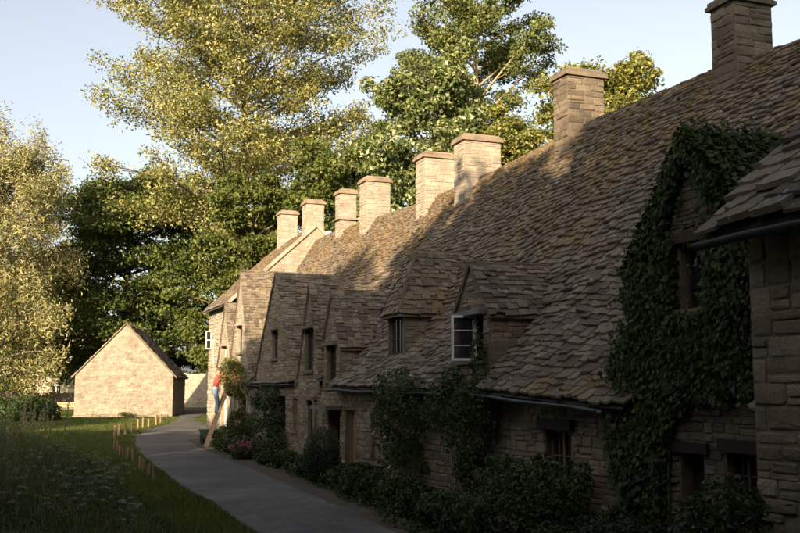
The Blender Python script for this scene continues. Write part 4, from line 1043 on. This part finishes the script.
for (x, y, h) in ((-4.5, -7, 13), (2.5, -7.5, 12.5)):  # two unseen trees added to stop sun leaking onto the near eave
    T('hedgerow_tree', 'unseen shorter bushy tree added close behind the viewer to block sun', (x, y), h, .6, [(0, 3.0), (.3, 3.8), (.75, 3.4), (1, 1.8)], 34, lambda f: 12 + 20 * f, 8000, .62, 'lf_green', 'bark', 290 + int(x), .35, .7, 1.2, 7, .10, group='trees behind the viewer', nsides=4)
T('hedgerow_tree', 'tallest thin tree in the line behind the viewer', (-47.5, -16), 28, 14, [(0, 2), (.5, 2.4), (.8, 2.6), (1, 1.2)], 26, lambda f: 16 + 20 * f, 4500, .5, 'lf_green', 'bark', 299, .4, .7, 1.0, 6, .10, group='trees behind the viewer', nsides=4)
PLACE = ['nearest the viewer', 'second', 'third', 'fourth', 'fifth', 'sixth', 'seventh', 'eighth', 'ninth', 'tenth', 'last']
# unseen streamside trees added at the left to keep sky light off the fronts
for i, (x, y, h) in enumerate([(-8, .5, 15.5), (-14, 3, 14), (-13, 10, 12), (-18.5, 17, 8.5), (-20, 3, 9), (-26, 8, 12), (-32, 14, 11.5), (-38, 20, 12), (-30, 1, 13.5), (-41, 8, 14), (-49, 16, 15)]):
    T('streamside_shade_tree', 'unseen leafy streamside tree added for shade beyond the left edge, ' + PLACE[i] + ' along the water', (x, y), h, .6, [(0, 4.0), (.3, 4.8), (.7, 4.0), (1, 1.4)], 32, lambda f: 14 + 28 * f, 6000, .68, 'lf_green', 'bark', 300 + i, .35, .7, 1.2, 6, .12, group='streamside trees', nsides=4)

# ------------------------------------------------------------------ ivy and climbers
rng = np.random.default_rng(77)
def scatter_wall(region, n, smin, smax, zmin, zmax, dep, rng):
    out = []
    while len(out) < n:
        s = rng.uniform(smin, smax, n); z = rng.uniform(zmin, zmax, n)
        for a, b in zip(s, z):
            k = region(a, b)
            if k and rng.random() < k: out.append((a, -abs(rng.normal(0, dep)) - .03, b))
    return np.array(out[:n])
def WP(a): return np.c_[O2[0] + a[:, 0] * D2[0] + a[:, 1] * M2[0], O2[1] + a[:, 0] * D2[1] + a[:, 1] * M2[1], a[:, 2]]
def ivy_region(s, z):
    left = np.interp(z, [-.3, 2.0, 2.5, 3.0, 4.0, 4.7, 5.5], [-2.95, -2.85, -2.95, -3.1, -3.4, -3.65, -4.55]) + .10 * math.sin(z * 5.3) + .06 * math.sin(z * 13)
    if s > left or z > dprof(G7, s) + .10: return 0
    if -5.02 < s < -4.40 and 3.24 < z < 4.22: return .02
    if z > 4.2 and abs(s + 4.72) < .55 - (z - 4.22) * .55 and z < 5.1: return .04
    lo = np.interp(s, [-6.6, -5.6, -4.6, -4.15, -4.0, -2.8], [2.2, 2.15, 2.1, 1.7, -.4, -.4]) + .08 * math.sin(s * 17)
    if z < lo: return 0
    return 1
ivy = empty('ivy', W(-3.5, -.15, gs(-3.5)), ROWROT, 'thick dark ivy over the dormer and front of the near cottage', 'ivy')
A = scatter_wall(ivy_region, 21000, -6.6, -2.6, -.4, 5.6, .09, rng)
C1 = WP(A)
# ivy over the dormer's near roof slope and a little of the far one
q = rng.uniform(0, 1, (9000, 2)); u = -.2 + q[:, 0] * 2.7; ff = q[:, 1]
s_ = G7.sc - (G7.hw + .25) * (1 - ff); z_ = G7.rz + .10 - (G7.hw + .25) * G7.sl * (1 - ff) + np.abs(rng.normal(0, .07, 9000))
keep = u < 2.35 - .35 * np.sin(ff * 9) - .6 * (1 - ff); C2 = WP(np.c_[s_ - .04, u, z_][keep])
q = rng.uniform(0, 1, (2500, 2)); s_ = G7.sc + (G7.hw + .2) * (1 - q[:, 1]); z_ = G7.rz + .06 - (G7.hw + .2) * G7.sl * (1 - q[:, 1]) + np.abs(rng.normal(0, .06, 2500)); C3 = WP(np.c_[s_, -.2 + q[:, 0] * .9, z_])
v1, t1 = leaves(C1, .068, rng, -M3 + UP * .25, .55, lobed=True, down=.8)
v2, t2 = leaves(C2, .068, rng, -D3 * .6 + UP * .7, .55, lobed=True); v3, t3 = leaves(C3, .062, rng, D3 * .5 + UP * .7 - M3 * .3, .5, lobed=True)
fast_mesh('foliage', np.r_[v1, v2, v3], np.r_[t1, t2 + len(v1), t3 + len(v1) + len(v2)], MT['lf_ivy'], ivy)
b = Buf()
for i in range(9):
    s = -3.0 - .13 * i; pts = [W(s, -.05, gs(s) - .1)]; 
    for k in range(1, 7): pts.append(W(s + R.gauss(0, .06) - .05 * k, -.05 - R.random() * .02, gs(s) + k * .55))
    b.tube(pts, [.028 - .003 * k for k in range(7)], 5)
b.build('stem', MT['bark'], ivy)

def blob_points(n, blobs, rng):
    """points in lumpy ellipsoids ((centre), (radii)), more on the outside"""
    w = np.array([r[0] * r[1] + r[1] * r[2] + r[0] * r[2] for c, r in blobs]); k = rng.choice(len(blobs), n, p=w / w.sum())
    d = rng.normal(size=(n, 3)); d /= np.linalg.norm(d, axis=1)[:, None]; rr = rng.uniform(.25, 1, n)[:, None] ** .38
    c = np.array([b[0] for b in blobs])[k]; r = np.array([b[1] for b in blobs])[k]
    return c + d * rr * r, d
def plant(name, label, cat, base, blobs, n, size, mat, flowers=None, stems=5, group=None, aspect=.5, seed=1, lobed=False, nfl=0, flsize=.05, bark='bark', lumps=7):
    """shrub: leaf faces in lumpy volumes on real stems, with optional flowers"""
    rng = np.random.default_rng(seed); base = np.asarray(base, float); root = empty(name, base, 0, label, cat, group)
    bl = [(base + np.array(c), np.array(r)) for c, r in blobs]
    extra = []
    for c, r in bl:                                        # small lumps break the outline
        for i in range(lumps):
            d = nrm(rng.normal(size=3)); extra.append((c + d * r * .85, r * rng.uniform(.22, .42)))
    C, d = blob_points(n, bl + extra, rng); C[:, 2] = np.maximum(C[:, 2], base[2] + .02)
    v, t = leaves(C, size, rng, d * .7 + UP * .4, .45, aspect, lobed=lobed); fast_mesh('foliage', v, t, MT[mat], root)
    sb = Buf()
    for i in range(stems):
        c, r = bl[i % len(bl)]; tip = c + rng.normal(0, .3, 3) * r; mid = (base + tip) / 2 + rng.normal(0, .05, 3)
        sb.tube([base + rng.normal(0, .05, 3) * np.array([1, 1, 0]) - UP * .05, mid, tip], [.022, .014, .005], 5)
    sb.build('stem', MT[bark], root)
    if flowers:
        C, d = blob_points(nfl * 3, [(c, r * 1.04) for c, r in bl], rng); keep = np.argsort(-(d @ np.array([-.5, -.8, .3])))[:nfl]; C = C[keep]
        CC = np.repeat(C, 5, 0) + rng.normal(0, flsize * .35, (len(C) * 5, 3)); v, t = leaves(CC, flsize, rng, np.array([-.4, -.8, .3]), .5, .8); tag(fast_mesh('flowers', v, t, MT[flowers], root), kind='stuff')
    return root
def at(s, u): return W(s, u, gs(s, u) + .06)
dl = lambda ds, du, z: tuple(D3 * ds + M3 * du + UP * z)
def rr(rs, ru, rz): return (abs(D3[0]) * rs + M3[0] * ru, abs(D3[1]) * rs + M3[1] * ru, rz)
plant('climbing_rose', 'cream-flowered climbing rose left of the bare stemmed climber', 'climber', at(4.6, -.25), [(dl(0, 0, .6), rr(.9, .3, .7)), (dl(.3, .05, 1.4), rr(1.1, .28, .8)), (dl(-.4, .05, 1.95), rr(1.0, .26, .6)), (dl(.5, -.05, 2.2), rr(.8, .25, .45))], 9000, .075, 'lf_shrub', 'fl_yellow', 7, seed=2, nfl=16, flsize=.05)
plant('wall_climber', 'dark climber with bare forked stems under the open casement', 'climber', at(1.7, -.25), [(dl(-.3, 0, 1.6), rr(.8, .26, .7)), (dl(.5, 0, 2.0), rr(.9, .25, .6)), (dl(-.7, 0, 2.0), rr(.55, .22, .5)), (dl(-.6, -.05, .9), rr(.45, .2, .45)), (dl(-.55, .05, 2.65), rr(.14, .10, .75))], 8000, .075, 'lf_shrub', None, 12, seed=3)
plant('garden_shrub', 'big rounded dark shrub below the brown lintel window', 'shrub', at(-1.6, -.8), [(dl(0, 0, .65), rr(1.1, .55, .65)), (dl(-.5, .1, 1.0), rr(.7, .45, .5)), (dl(.6, .1, .95), rr(.6, .4, .45)), (dl(-.9, 0, .5), rr(.5, .4, .45))], 9000, .085, 'lf_shrub', None, 8, seed=4)
plant('clipped_bush', 'egg-shaped clipped dark bush before the dark doorway', 'bush', at(8.3, -.95), [(dl(0, 0, .62), (.46, .46, .68)), (dl(0, 0, .40), (.50, .50, .45))], 15000, .042, 'lf_box', None, 4, seed=5, lumps=2)
plant('wall_shrub', 'tall dark wall shrub left of the narrow brown window', 'shrub', at(15.9, -.32), [(dl(0, 0, .7), rr(.85, .32, .7)), (dl(.2, 0, 1.4), rr(.9, .30, .7)), (dl(.5, 0, 1.85), rr(.75, .26, .4)), (dl(-.7, -.05, .5), rr(.5, .3, .5))], 7000, .08, 'lf_box', None, 8, seed=6)
plant('flowering_shrub', 'low shrub with pink flowers at the lane edge', 'shrub', at(16.3, -1.0), [(dl(0, 0, .25), (.5, .45, .3)), (dl(.7, .1, .3), (.5, .45, .35))], 3500, .07, 'lf_shrub', 'fl_pink', 5, seed=7, nfl=34, flsize=.07)
plant('garden_shrub', 'yellow green shrub at the foot of the sunlit wall beside the ladder', 'shrub', at(20.2, -.6), [(dl(0, 0, .45), rr(.9, .40, .5)), (dl(-.6, .1, .9), rr(.6, .3, .5))], 6500, .08, 'lf_green', None, 6, seed=8)
plant('climbing_rose', 'sunlit climbing plant with orange red flowers above the ladder', 'climber', at(21.55, -.22), [(dl(.3, 0, 2.55), rr(.95, .30, .55)), (dl(-.5, .02, 2.3), rr(.8, .28, .6)), (dl(1.1, 0, 2.95), rr(.6, .22, .4)), (dl(-.3, .15, 1.2), rr(.16, .12, 1.0))], 6000, .095, 'lf_gold', 'fl_red', 6, seed=9, nfl=26, flsize=.09)
low = [(7.0, -.75, .38, 'lf_shrub', 'leafy low clump right of the clipped bush'), (6.1, -.85, .42, 'lf_box', 'second low clump right of the clipped bush'), (5.2, -.9, .45, 'lf_shrub', 'third low clump right of the clipped bush'), (4.2, -.95, .42, 'lf_box', 'fourth low clump, below the cream rose'), (3.2, -.9, .45, 'lf_shrub', 'low clump between the cream rose and bare stemmed climber'),
       (2.2, -.9, .40, 'lf_box', 'low clump below the bare stemmed climber'), (1.1, -.85, .45, 'lf_shrub', 'low clump left of the big rounded shrub'), (.2, -.9, .42, 'lf_box', 'last low clump touching the big rounded shrub'), (9.6, -.85, .28, 'lf_shrub', 'small clump left of the clipped bush'), (11.2, -.7, .32, 'lf_box', 'small clump below the cream drainpipe'), (12.6, -.7, .35, 'lf_shrub', 'clump below the window left of the drainpipe'), (14.0, -.8, .34, 'lf_box', 'clump right of the pink flowers'), (18.3, -.8, .42, 'lf_shrub', 'leafy clump left of the pink flowers'), (25.5, -.4, .35, 'lf_green', 'sunlit clump at the wall behind the ladder')]
for i, (s, u, r, mt, lab) in enumerate(low):
    plant('bedding_plant', lab, 'plant', at(s, u), [(dl(0, 0, r * .6), (r * 1.15, r * 1.15, r * .8)), (dl(.35, 0, r * .5), (r, r, r * .6))], 2600, .10, mt, None, 4, 'low plants along the cottage bed', .42, 30 + i)
plant('garden_shrub', 'loose leafy shrub before the near house at the lower right', 'shrub', W(-6.55, -1.35, gs(-6.5, -1.3)), [(dl(0, 0, .8), (.42, .42, .75)), (dl(-.3, .0, 1.35), (.40, .36, .5)), (dl(.45, .2, .9), (.35, .35, .6)), (dl(-.55, -.1, .7), (.4, .4, .6))], 7000, .08, 'lf_shrub', None, 9, seed=60)
plant('garden_shrub', 'low shrub under the ivy left of the dark door', 'shrub', W(-3.5, -.75, gs(-3.5)), [(dl(0, 0, .45), rr(.8, .4, .5)), (dl(-.6, .1, .5), rr(.5, .35, .5))], 4500, .085, 'lf_box', None, 6, seed=61)
# low leafy ground cover filling the bed up to the lane
n = 16000; rg = np.random.default_rng(640); ss = rg.uniform(-7, 19.5, n); lrx = lambda y: np.interp(y, lr[::-1, 1], lr[::-1, 0])
uu = -.15 - rg.uniform(0, 1, n) ** .8 * 2.2; C = WP(np.c_[ss, uu, np.zeros(n)]); keep = C[:, 0] > lrx(C[:, 1]) + .05 + .12 * np.sin(ss * 2.3) + .08 * np.sin(ss * 6.1); C = C[keep]
tall = .10 + .16 * (np.sin(ss[keep] * 1.7) * np.sin(ss[keep] * .63 + uu[keep] * 2) > .1); C[:, 2] = gz(C[:, 1]) + .03 + rg.uniform(0, 1, len(C)) * tall
v, t = leaves(C, .095, rg, UP, .45, .4); tag(fast_mesh('bed_ground_cover', v, t, MT['lf_shrub']), 'low leafy ground cover between the cottage bed and lane', 'ground cover', kind='stuff')
# shrubs at the left of the grass and by the far wall
for i, (x, y, r, h, mt, lab) in enumerate([(-24.6, 54, 2.3, 2.2, 'lf_tree', 'rounded green bush at the left edge of the lawn'), (-22.5, 61, 1.8, 1.5, 'lf_shrub', 'darker bush behind the rounded bush at the left'), (-28, 64, 2.6, 2.8, 'lf_green', 'tall bush under the willow'), (-12.0, 76, 1.5, 1.0, 'lf_dark', 'dark low bush beside the lane behind the barn'), (-18.2, 67.2, .5, .35, 'lf_green', 'small tuft at the foot of the barn gable')]):
    plant('bush', lab, 'bush', (x, y, float(gz(y))), [((0, 0, h * .5), (r, r, h * .5)), ((r * .5, -.3, h * .35), (r * .7, r * .7, h * .4)), ((-r * .5, 0, h * .45), (r * .7, r * .7, h * .5))], 7000 if r > 1 else 700, .16 if r > 1 else .09, mt, None, 6, seed=80 + i)

# ------------------------------------------------------------------ meadow, lawn blades, cow parsley
def lane_left_x(y): return np.interp(y, ll[::-1, 1], ll[::-1, 0])
def meadow_x(y): return np.interp(y, [8, 17.2, 25.3, 33.9, 42, 48.8, 52], [.5, -3.5, -6.9, -10.4, -14.8, -18.5, -22])
rng = np.random.default_rng(5)
def blades(n, xs, ys, hs, lean, wid, rng, z0=None):
    z = np.array([hgt(a, b_) for a, b_ in zip(xs, ys)]); az = rng.uniform(0, 6.283, n); ln = np.abs(rng.normal(0, lean, n)); tx = np.cos(az) * ln * hs; ty = np.sin(az) * ln * hs
    w = wid * rng.uniform(.6, 1.4, n); px, py = -np.sin(az) * w, np.cos(az) * w; fa = rng.uniform(0, 6.283, n); px, py = np.cos(fa) * w, np.sin(fa) * w
    v = np.stack([np.c_[xs - px, ys - py, z - .02], np.c_[xs + px, ys + py, z - .02], np.c_[xs + tx * .35 + px * .8, ys + ty * .35 + py * .8, z + hs * .55], np.c_[xs + tx * .35 - px * .8, ys + ty * .35 - py * .8, z + hs * .55], np.c_[xs + tx, ys + ty, z + hs * .96]], 1)
    t = np.array([[0, 1, 2], [0, 2, 3], [3, 2, 4]]); return v.reshape(-1, 3), ((np.arange(n) * 5)[:, None, None] + t[None]).reshape(-1, 3)
def sample(n, ylo, yhi, xl, xr, rng, p=1.6):
    ys = ylo + (yhi - ylo) * rng.uniform(0, 1, n) ** p; lo = xl(ys); hi = xr(ys); xs = lo + (hi - lo) * rng.uniform(0, 1, n); return xs, ys
n = 70000
xs, ys = sample(n, 9, 50, lambda y: -.47 * y - 1.5, lambda y: meadow_x(y) + rng.normal(0, .35, len(y)), rng, 1.25)
edge = np.clip((meadow_x(ys) - xs) / 2.2, .12, 1); patch = .75 + .35 * np.sin(xs * 1.3 + 2 * np.sin(ys * .4)) * np.sin(ys * .9)
hs = rng.uniform(.35, 1.0, n) * edge * patch
v, t = blades(n, xs, ys, hs, .45, .0095, rng); tag(fast_mesh('meadow_grass', v, t, MT['lf_grass']), 'tall rough meadow grass in shade at the lower left', 'grass', kind='stuff')
n = 60000
xs, ys = sample(n, 9, 66, lambda y: np.maximum(-.46 * y, np.where(y > 50, -26, meadow_x(y) - .6)), lambda y: lane_left_x(y) - .02, rng, 1.2)
v, t = blades(n, xs, ys, rng.uniform(.04, .11, n), .6, .012, rng); t = t.reshape(-1, 3, 3)[:, 0].copy(); t[:, 2] += 2; tag(fast_mesh('lawn_grass', v, t, MT['lf_lawn']), 'short mown lawn between the meadow and the lane', 'grass', kind='stuff')
# broad weeds among the grass (joined ground cover)
n = 22000; xs, ys = sample(n, 9, 48, lambda y: -.46 * y - 1, lambda y: meadow_x(y) - .2, rng, 1.2); edge = np.clip((meadow_x(ys) - xs) / 2.0, .15, 1)
C = np.c_[xs, ys, [hgt(a, b_) for a, b_ in zip(xs, ys)] + rng.uniform(.05, .62, n) * edge]
v, t = leaves(C, .085, rng, UP, .25, .34); tag(fast_mesh('meadow_weeds', v, t, MT['lf_shrub']), 'mixed leafy weeds in the shaded meadow', 'weeds', kind='stuff')
# cow parsley: stems with flat white flower heads
def parsley_mesh(seed):
    r = np.random.default_rng(seed); sb = Buf(); H = 1.0; heads = []
    sb.tube([(0, 0, -.05), (r.normal(0, .02), r.normal(0, .02), .5), (r.normal(0, .04), r.normal(0, .04), .95)], [.006, .005, .003], 5); heads.append(((0, 0, .97), .075))
    for k in range(3):
        a = r.uniform(0, 6.28); z0 = r.uniform(.4, .65); z1 = r.uniform(.75, .98); L = r.uniform(.12, .24); tip = (math.cos(a) * L, math.sin(a) * L, z1); sb.tube([(0, 0, z0), (tip[0] * .7, tip[1] * .7, (z0 + z1) / 2), tip], [.004, .003, .002], 4); heads.append((tip, r.uniform(.045, .07)))
    return sb, heads, r
PM = []
for k in range(4):
    sb, heads, r = parsley_mesh(k); ms = bpy.data.meshes.new('stem'); vv = np.concatenate(sb.v); ms.from_pydata(vv.tolist(), [], sb.f); ms.materials.append(MT['lf_grass']); hm = []
    for (c, rad) in heads:
        C = np.array(c) + r.normal(0, 1, (26, 3)) * np.array([rad * .55, rad * .55, .012]); v, t = leaves(C, .026, r, UP, .7, .9); mh = bpy.data.meshes.new('flower_head'); mh.from_pydata(v.tolist(), [], t.tolist()); mh.materials.append(MT['fl_white']); hm.append(mh)
    PM.append((ms, hm))
PX = [(9, 466), (20, 474), (22, 480), (27, 489), (35, 470), (48, 447), (52, 450), (57, 470), (62, 447), (66, 448), (70, 476), (84, 456), (88, 458), (93, 457), (98, 468), (100, 475), (105, 472), (110, 479), (112, 482), (117, 476), (121, 488), (125, 470), (80, 484), (82, 492), (122, 506), (130, 500), (8, 492), (45, 500), (118, 470), (103, 480), (30, 453), (75, 446), (12, 455), (58, 478), (95, 470), (108, 468), (135, 512), (40, 462), (66, 486), (92, 500)]
for i, (px, py) in enumerate(PX):
    # plant whose head shows about there: walk out along the view until the stem is about 0.8 m tall
    ray = np.array([(px - 400) / 1000, math.cos(PITCH) - (266.5 - py) / 1000 * math.sin(PITCH), math.sin(PITCH) + (266.5 - py) / 1000 * math.cos(PITCH)])
    best = min(np.arange(9, 46, .25), key=lambda y: abs(CAMZ + ray[2] / ray[1] * y - float(gz(y)) - .82)); x = ray[0] / ray[1] * best
    if x > meadow_x(best) - .1: continue
    ms, hm = PM[i % 4]; sc_ = R.uniform(.8, 1.0)
    root = empty('cow_parsley', (x, best, hgt(x, best)), R.uniform(0, 6.28), 'cow parsley stem with small white flower heads in the shaded meadow', 'wildflower', 'cow parsley in the meadow'); root.scale = (sc_,) * 3
    o = child('stem', ms, root)
    for mh in hm: child('flower_head', mh, root)
# pale seeding spires at the left edge of the lawn
for i in range(26):
    y = R.uniform(36, 46); x = -.4 * y + R.uniform(-.3, 1.8) + (0 if i % 3 else .8); z = hgt(x, y); h = R.uniform(1.1, 1.9); rg = np.random.default_rng(400 + i)
    root = empty('flower_spire', (x, y, z), 0, 'pale seeding flower spire at the left edge of the meadow', 'wildflower', 'seeding spires at the meadow edge'); b = Buf(); lx = rg.normal(0, .06, 2); b.tube([(x, y, z - .05), (x + lx[0], y + lx[1], z + h * .6), (x + lx[0] * 2, y + lx[1] * 2, z + h)], [.012, .009, .004], 5); b.build('stem', MT['lf_grass'], root)
    k = 120; tt = rg.uniform(.3, 1, k); C = np.c_[x + lx[0] * 2 * tt, y + lx[1] * 2 * tt, z + h * tt] + rg.normal(0, 1, (k, 3)) * np.array([.06, .06, .02]) * (1.25 - tt)[:, None]; v, t = leaves(C, .075, rg, None, 0, .5); fast_mesh('seed_head', v, t, MT['lf_willow'], root)

# ------------------------------------------------------------------ ladder, gardener, wheelbarrow, bucket
LS = 22.6; g0 = gs(LS, -1.15); lb_, lt_ = W(LS, -1.15, g0), W(LS, -.06, g0 + 3.15)
lad = empty('ladder', W(LS, -1.15, g0), ROWROT, 'pale wooden ladder leaning on the sunlit cottage wall', 'ladder')
for sg in (-1, 1):
    b = Buf(); b.bar(lb_ + D3 * .2 * sg, lt_ + D3 * .17 * sg, .10, .045, M3); b.build('rail', MT['wood_pale'], lad)
LD = (lt_ - lb_)
for i in range(10):
    f = (i + .8) / 10.6; b = Buf(); b.tube([lb_ + LD * f - D3 * .19, lb_ + LD * f + D3 * .19], [.019, .019], 8); b.build('rung', MT['wood_pale'], lad)
def skin_body(name, joints, edges, root, mats, pick):
    """one continuous body grown with a Skin modifier"""
    me = bpy.data.meshes.new(name); keys = list(joints); me.from_pydata([tuple(joints[k][0]) for k in keys], [(keys.index(a), keys.index(b_)) for a, b_ in edges], [])
    o = bpy.data.objects.new(name, me); COL.objects.link(o); md = o.modifiers.new('skin', 'SKIN'); md.use_smooth_shade = True
    for i, k in enumerate(keys):
        sv = me.skin_vertices[0].data[i]; rx = joints[k][1]; sv.radius = (rx, rx) if not isinstance(rx, tuple) else rx; sv.use_root = (k == 'pelvis')
    sb = o.modifiers.new('sub', 'SUBSURF'); sb.levels = 2; sb.render_levels = 2
    dg = bpy.context.evaluated_depsgraph_get(); ev = bpy.data.meshes.new_from_object(o.evaluated_get(dg)); bpy.data.objects.remove(o)
    for m_ in mats: ev.materials.append(MT[m_])
    M = np.array(ROOT[root.name].inverted()); cs = [p.center.copy() for p in ev.polygons]
    for p, c in zip(ev.polygons, cs): p.material_index = pick(np.array(c)); p.use_smooth = True
    ev.transform(ROOT[root.name].inverted()); return child(name, ev, root)
# standing on the fourth rung, facing the wall, arms up in the plant
fz = g0 + 1.22; fu = -.74
per = empty('person', W(LS, fu - .05, fz), ROWROT, 'person in faded blue jeans and red top standing on the ladder', 'person')
J = {}
def j(k, ds, u, z, r): J[k] = (W(LS + ds, u, z), r)
j('pelvis', 0, fu - .10, fz + .90, (.16, .12)); j('waist', 0, fu - .08, fz + 1.08, (.145, .105)); j('chest', 0, fu - .02, fz + 1.30, (.17, .115)); j('neckb', 0, fu + .02, fz + 1.46, (.075, .07)); j('neck', 0, fu + .04, fz + 1.53, .052); j('head', 0, fu + .06, fz + 1.63, (.078, .092)); j('crown', 0, fu + .055, fz + 1.72, (.066, .075))
for sg, n_ in ((-1, 'a'), (1, 'b')):
    j('hip' + n_, sg * .09, fu - .10, fz + .84, .095); j('thigh' + n_, sg * .11, fu - .05 + (.06 if sg > 0 else 0), fz + .62, .082); j('knee' + n_, sg * .11, fu + (.05 if sg > 0 else -.04), fz + .46, .062); j('calf' + n_, sg * .11, fu - .02, fz + .28, .058); j('ankle' + n_, sg * .11, fu - .03, fz + .09, .042); j('heel' + n_, sg * .11, fu - .06, fz + .045, .042); j('toe' + n_, sg * .12, fu + .12, fz + .035, .034)
    j('sh' + n_, sg * .19, fu + .02, fz + 1.40, .062); j('elb' + n_, sg * .27, fu + .16, fz + 1.27, .042); j('wri' + n_, sg * .17, fu + .34, fz + 1.42, .028); j('palm' + n_, sg * .15, fu + .41, fz + 1.45, (.034, .02))
    for fi in range(4):
        dx = (fi - 1.5) * .021; ln = (.062, .072, .068, .05)[fi]
        j('f%d%s' % (fi, n_), sg * .15 + dx, fu + .455, fz + 1.465, .009); j('g%d%s' % (fi, n_), sg * .145 + dx, fu + .455 + ln * .6, fz + 1.455, .008); j('h%d%s' % (fi, n_), sg * .14 + dx, fu + .455 + ln * .8, fz + 1.425, .007)
    j('t0' + n_, sg * .15 - sg * .045, fu + .42, fz + 1.455, .010); j('t1' + n_, sg * .15 - sg * .065, fu + .465, fz + 1.45, .008)
E_ = [('pelvis', 'waist'), ('waist', 'chest'), ('chest', 'neckb'), ('neckb', 'neck'), ('neck', 'head'), ('head', 'crown')]
for n_ in 'ab':
    E_ += [('pelvis', 'hip' + n_), ('hip' + n_, 'thigh' + n_), ('thigh' + n_, 'knee' + n_), ('knee' + n_, 'calf' + n_), ('calf' + n_, 'ankle' + n_), ('ankle' + n_, 'heel' + n_), ('ankle' + n_, 'toe' + n_), ('chest', 'sh' + n_), ('sh' + n_, 'elb' + n_), ('elb' + n_, 'wri' + n_), ('wri' + n_, 'palm' + n_), ('palm' + n_, 't0' + n_), ('t0' + n_, 't1' + n_)]
    for fi in range(4): E_ += [('palm' + n_, 'f%d%s' % (fi, n_)), ('f%d%s' % (fi, n_), 'g%d%s' % (fi, n_)), ('g%d%s' % (fi, n_), 'h%d%s' % (fi, n_))]
def pick(c):
    z = c[2] - fz; u = (c[:2] - O2) @ M2
    if z < .085: return 4
    if z < .95: return 0
    if z < 1.04: return 2
    if z > 1.485 and u < fu + .25: return 3
    if u > fu + .30: return 3
    return 1
skin_body('body', J, E_, per, ['jeans', 'shirt_red', 'shirt_white', 'skin', 'shoe'], pick)
hd = W(LS, fu + .06, fz + 1.655); hb = Buf(); V = []; F = []                     # hair cap, face features
nu, nv = 14, 8
for i in range(nv + 1):
    th = (i / nv) * math.radians(105)
    for k in range(nu):
        ph = 2 * math.pi * k / nu; dirv = D3 * math.cos(ph) * .086 + M3 * math.sin(ph) * .104; rr_ = math.sin(th); p = hd - M3 * .012 + dirv * rr_ + UP * .108 * math.cos(th)
        V.append(p)
for i in range(nv):
    for k in range(nu):
        if i > 4 and 1 < k < 6: continue                                          # leave the face clear
        F.append((i * nu + k, i * nu + (k + 1) % nu, (i + 1) * nu + (k + 1) % nu, (i + 1) * nu + k))
hb.add(V, F); hb.build('hair', MT['hair'], per, True)
b = Buf(); b.box(hd + M3 * .098 - UP * .03, D3 * .011, M3 * .014, UP * .022); b.build('nose', MT['skin'], per)
for sg in (-1, 1):
    b = Buf(); b.box(hd + M3 * .085 + D3 * .03 * sg - UP * .002, D3 * .011, M3 * .006, UP * .006); b.build('eye', MT['hair'], per)
    b = Buf(); b.box(hd + D3 * .083 * sg - UP * .015, D3 * .01, M3 * .02, UP * .03); b.build('ear', MT['skin'], per)
b = Buf(); b.box(hd + M3 * .086 - UP * .072, D3 * .022, M3 * .005, UP * .005); b.build('mouth', MT['shirt_red'], per)
# wheelbarrow
wb0 = W(23.7, -.8, gs(23.7, -.8)); wx = nrm(D3 * .95 - M3 * .25); wy = np.cross(UP, wx); wbr = empty('wheelbarrow', wb0, math.atan2(wx[1], wx[0]), 'green wheelbarrow standing on the lane behind the ladder', 'wheelbarrow')
b = Buf(); q = lambda a, c, z: wb0 + wx * a + wy * c + UP * z
lo = [(-.28, -.19), (.26, -.17), (.26, .17), (-.28, .19)]; hi = [(-.42, -.30), (.46, -.27), (.46, .27), (-.42, .30)]
V = [q(x, y, .36) for x, y in lo] + [q(x, y, .62) for x, y in hi] + [q(x * .96, y * .94, .38) for x, y in lo] + [q(x * .97, y * .95, .62) for x, y in hi]
F = [(0, 1, 2, 3), (8, 11, 10, 9)]
for i in range(4): k = (i + 1) % 4; F += [(i, k, 4 + k, 4 + i), (8 + i, 12 + i, 12 + k, 8 + k), (4 + i, 4 + k, 12 + k, 12 + i)]
b.add(V, F); b.build('tray', MT['green_paint'], wbr)
for sg in (-1, 1):
    b = Buf(); b.tube([q(.62, .03 * sg, .19), q(.25, .16 * sg, .33), q(-.35, .22 * sg, .35), q(-.95, .27 * sg, .58)], [.017] * 4, 7); b.build('handle', MT['iron'], wbr)
    b = Buf(); b.tube([q(-.15, .2 * sg, .34), q(-.28, .22 * sg, .01), q(-.36, .22 * sg, .01), q(-.34, .22 * sg, .35)], [.014] * 4, 7); b.build('leg', MT['iron'], wbr)
b = Buf(); ring = [q(.62 + .15 * math.cos(t), 0, .19 + .15 * math.sin(t)) for t in np.linspace(0, 2 * math.pi, 17)]; b.tube(ring, [.042] * 17, 8, False); wh = b.build('wheel', MT['rubber'], wbr, True)
b = Buf(); b.tube([q(.62, -.05, .19), q(.62, .05, .19)], [.06, .06], 10); b.build('hub', MT['iron'], wh)
# white bucket
bk0 = W(22.9, -.86, gs(22.9, -.86)); bk = empty('bucket', bk0, 0, 'white bucket on the ground at the foot of the ladder', 'bucket'); b = Buf(); n = 18; V = []; F = []
for r_, z_ in ((.0, .005), (.105, .0), (.135, .29), (.142, .29), (.142, .30), (.128, .30), (.10, .02), (.0, .02)):
    for k in range(n): V.append(bk0 + np.array([r_ * math.cos(2 * math.pi * k / n), r_ * math.sin(2 * math.pi * k / n), z_]))
for i in range(7):
    for k in range(n): F.append((i * n + k, i * n + (k + 1) % n, (i + 1) * n + (k + 1) % n, (i + 1) * n + k))
b.add(V, F); b.build('pail', MT['white'], bk, True)
b = Buf(); b.tube([bk0 + np.array([.138 * math.cos(t), -.03, .28 + .10 * math.sin(t)]) for t in np.linspace(0, math.pi, 9)], [.004] * 9, 5); b.build('handle', MT['iron'], bk)
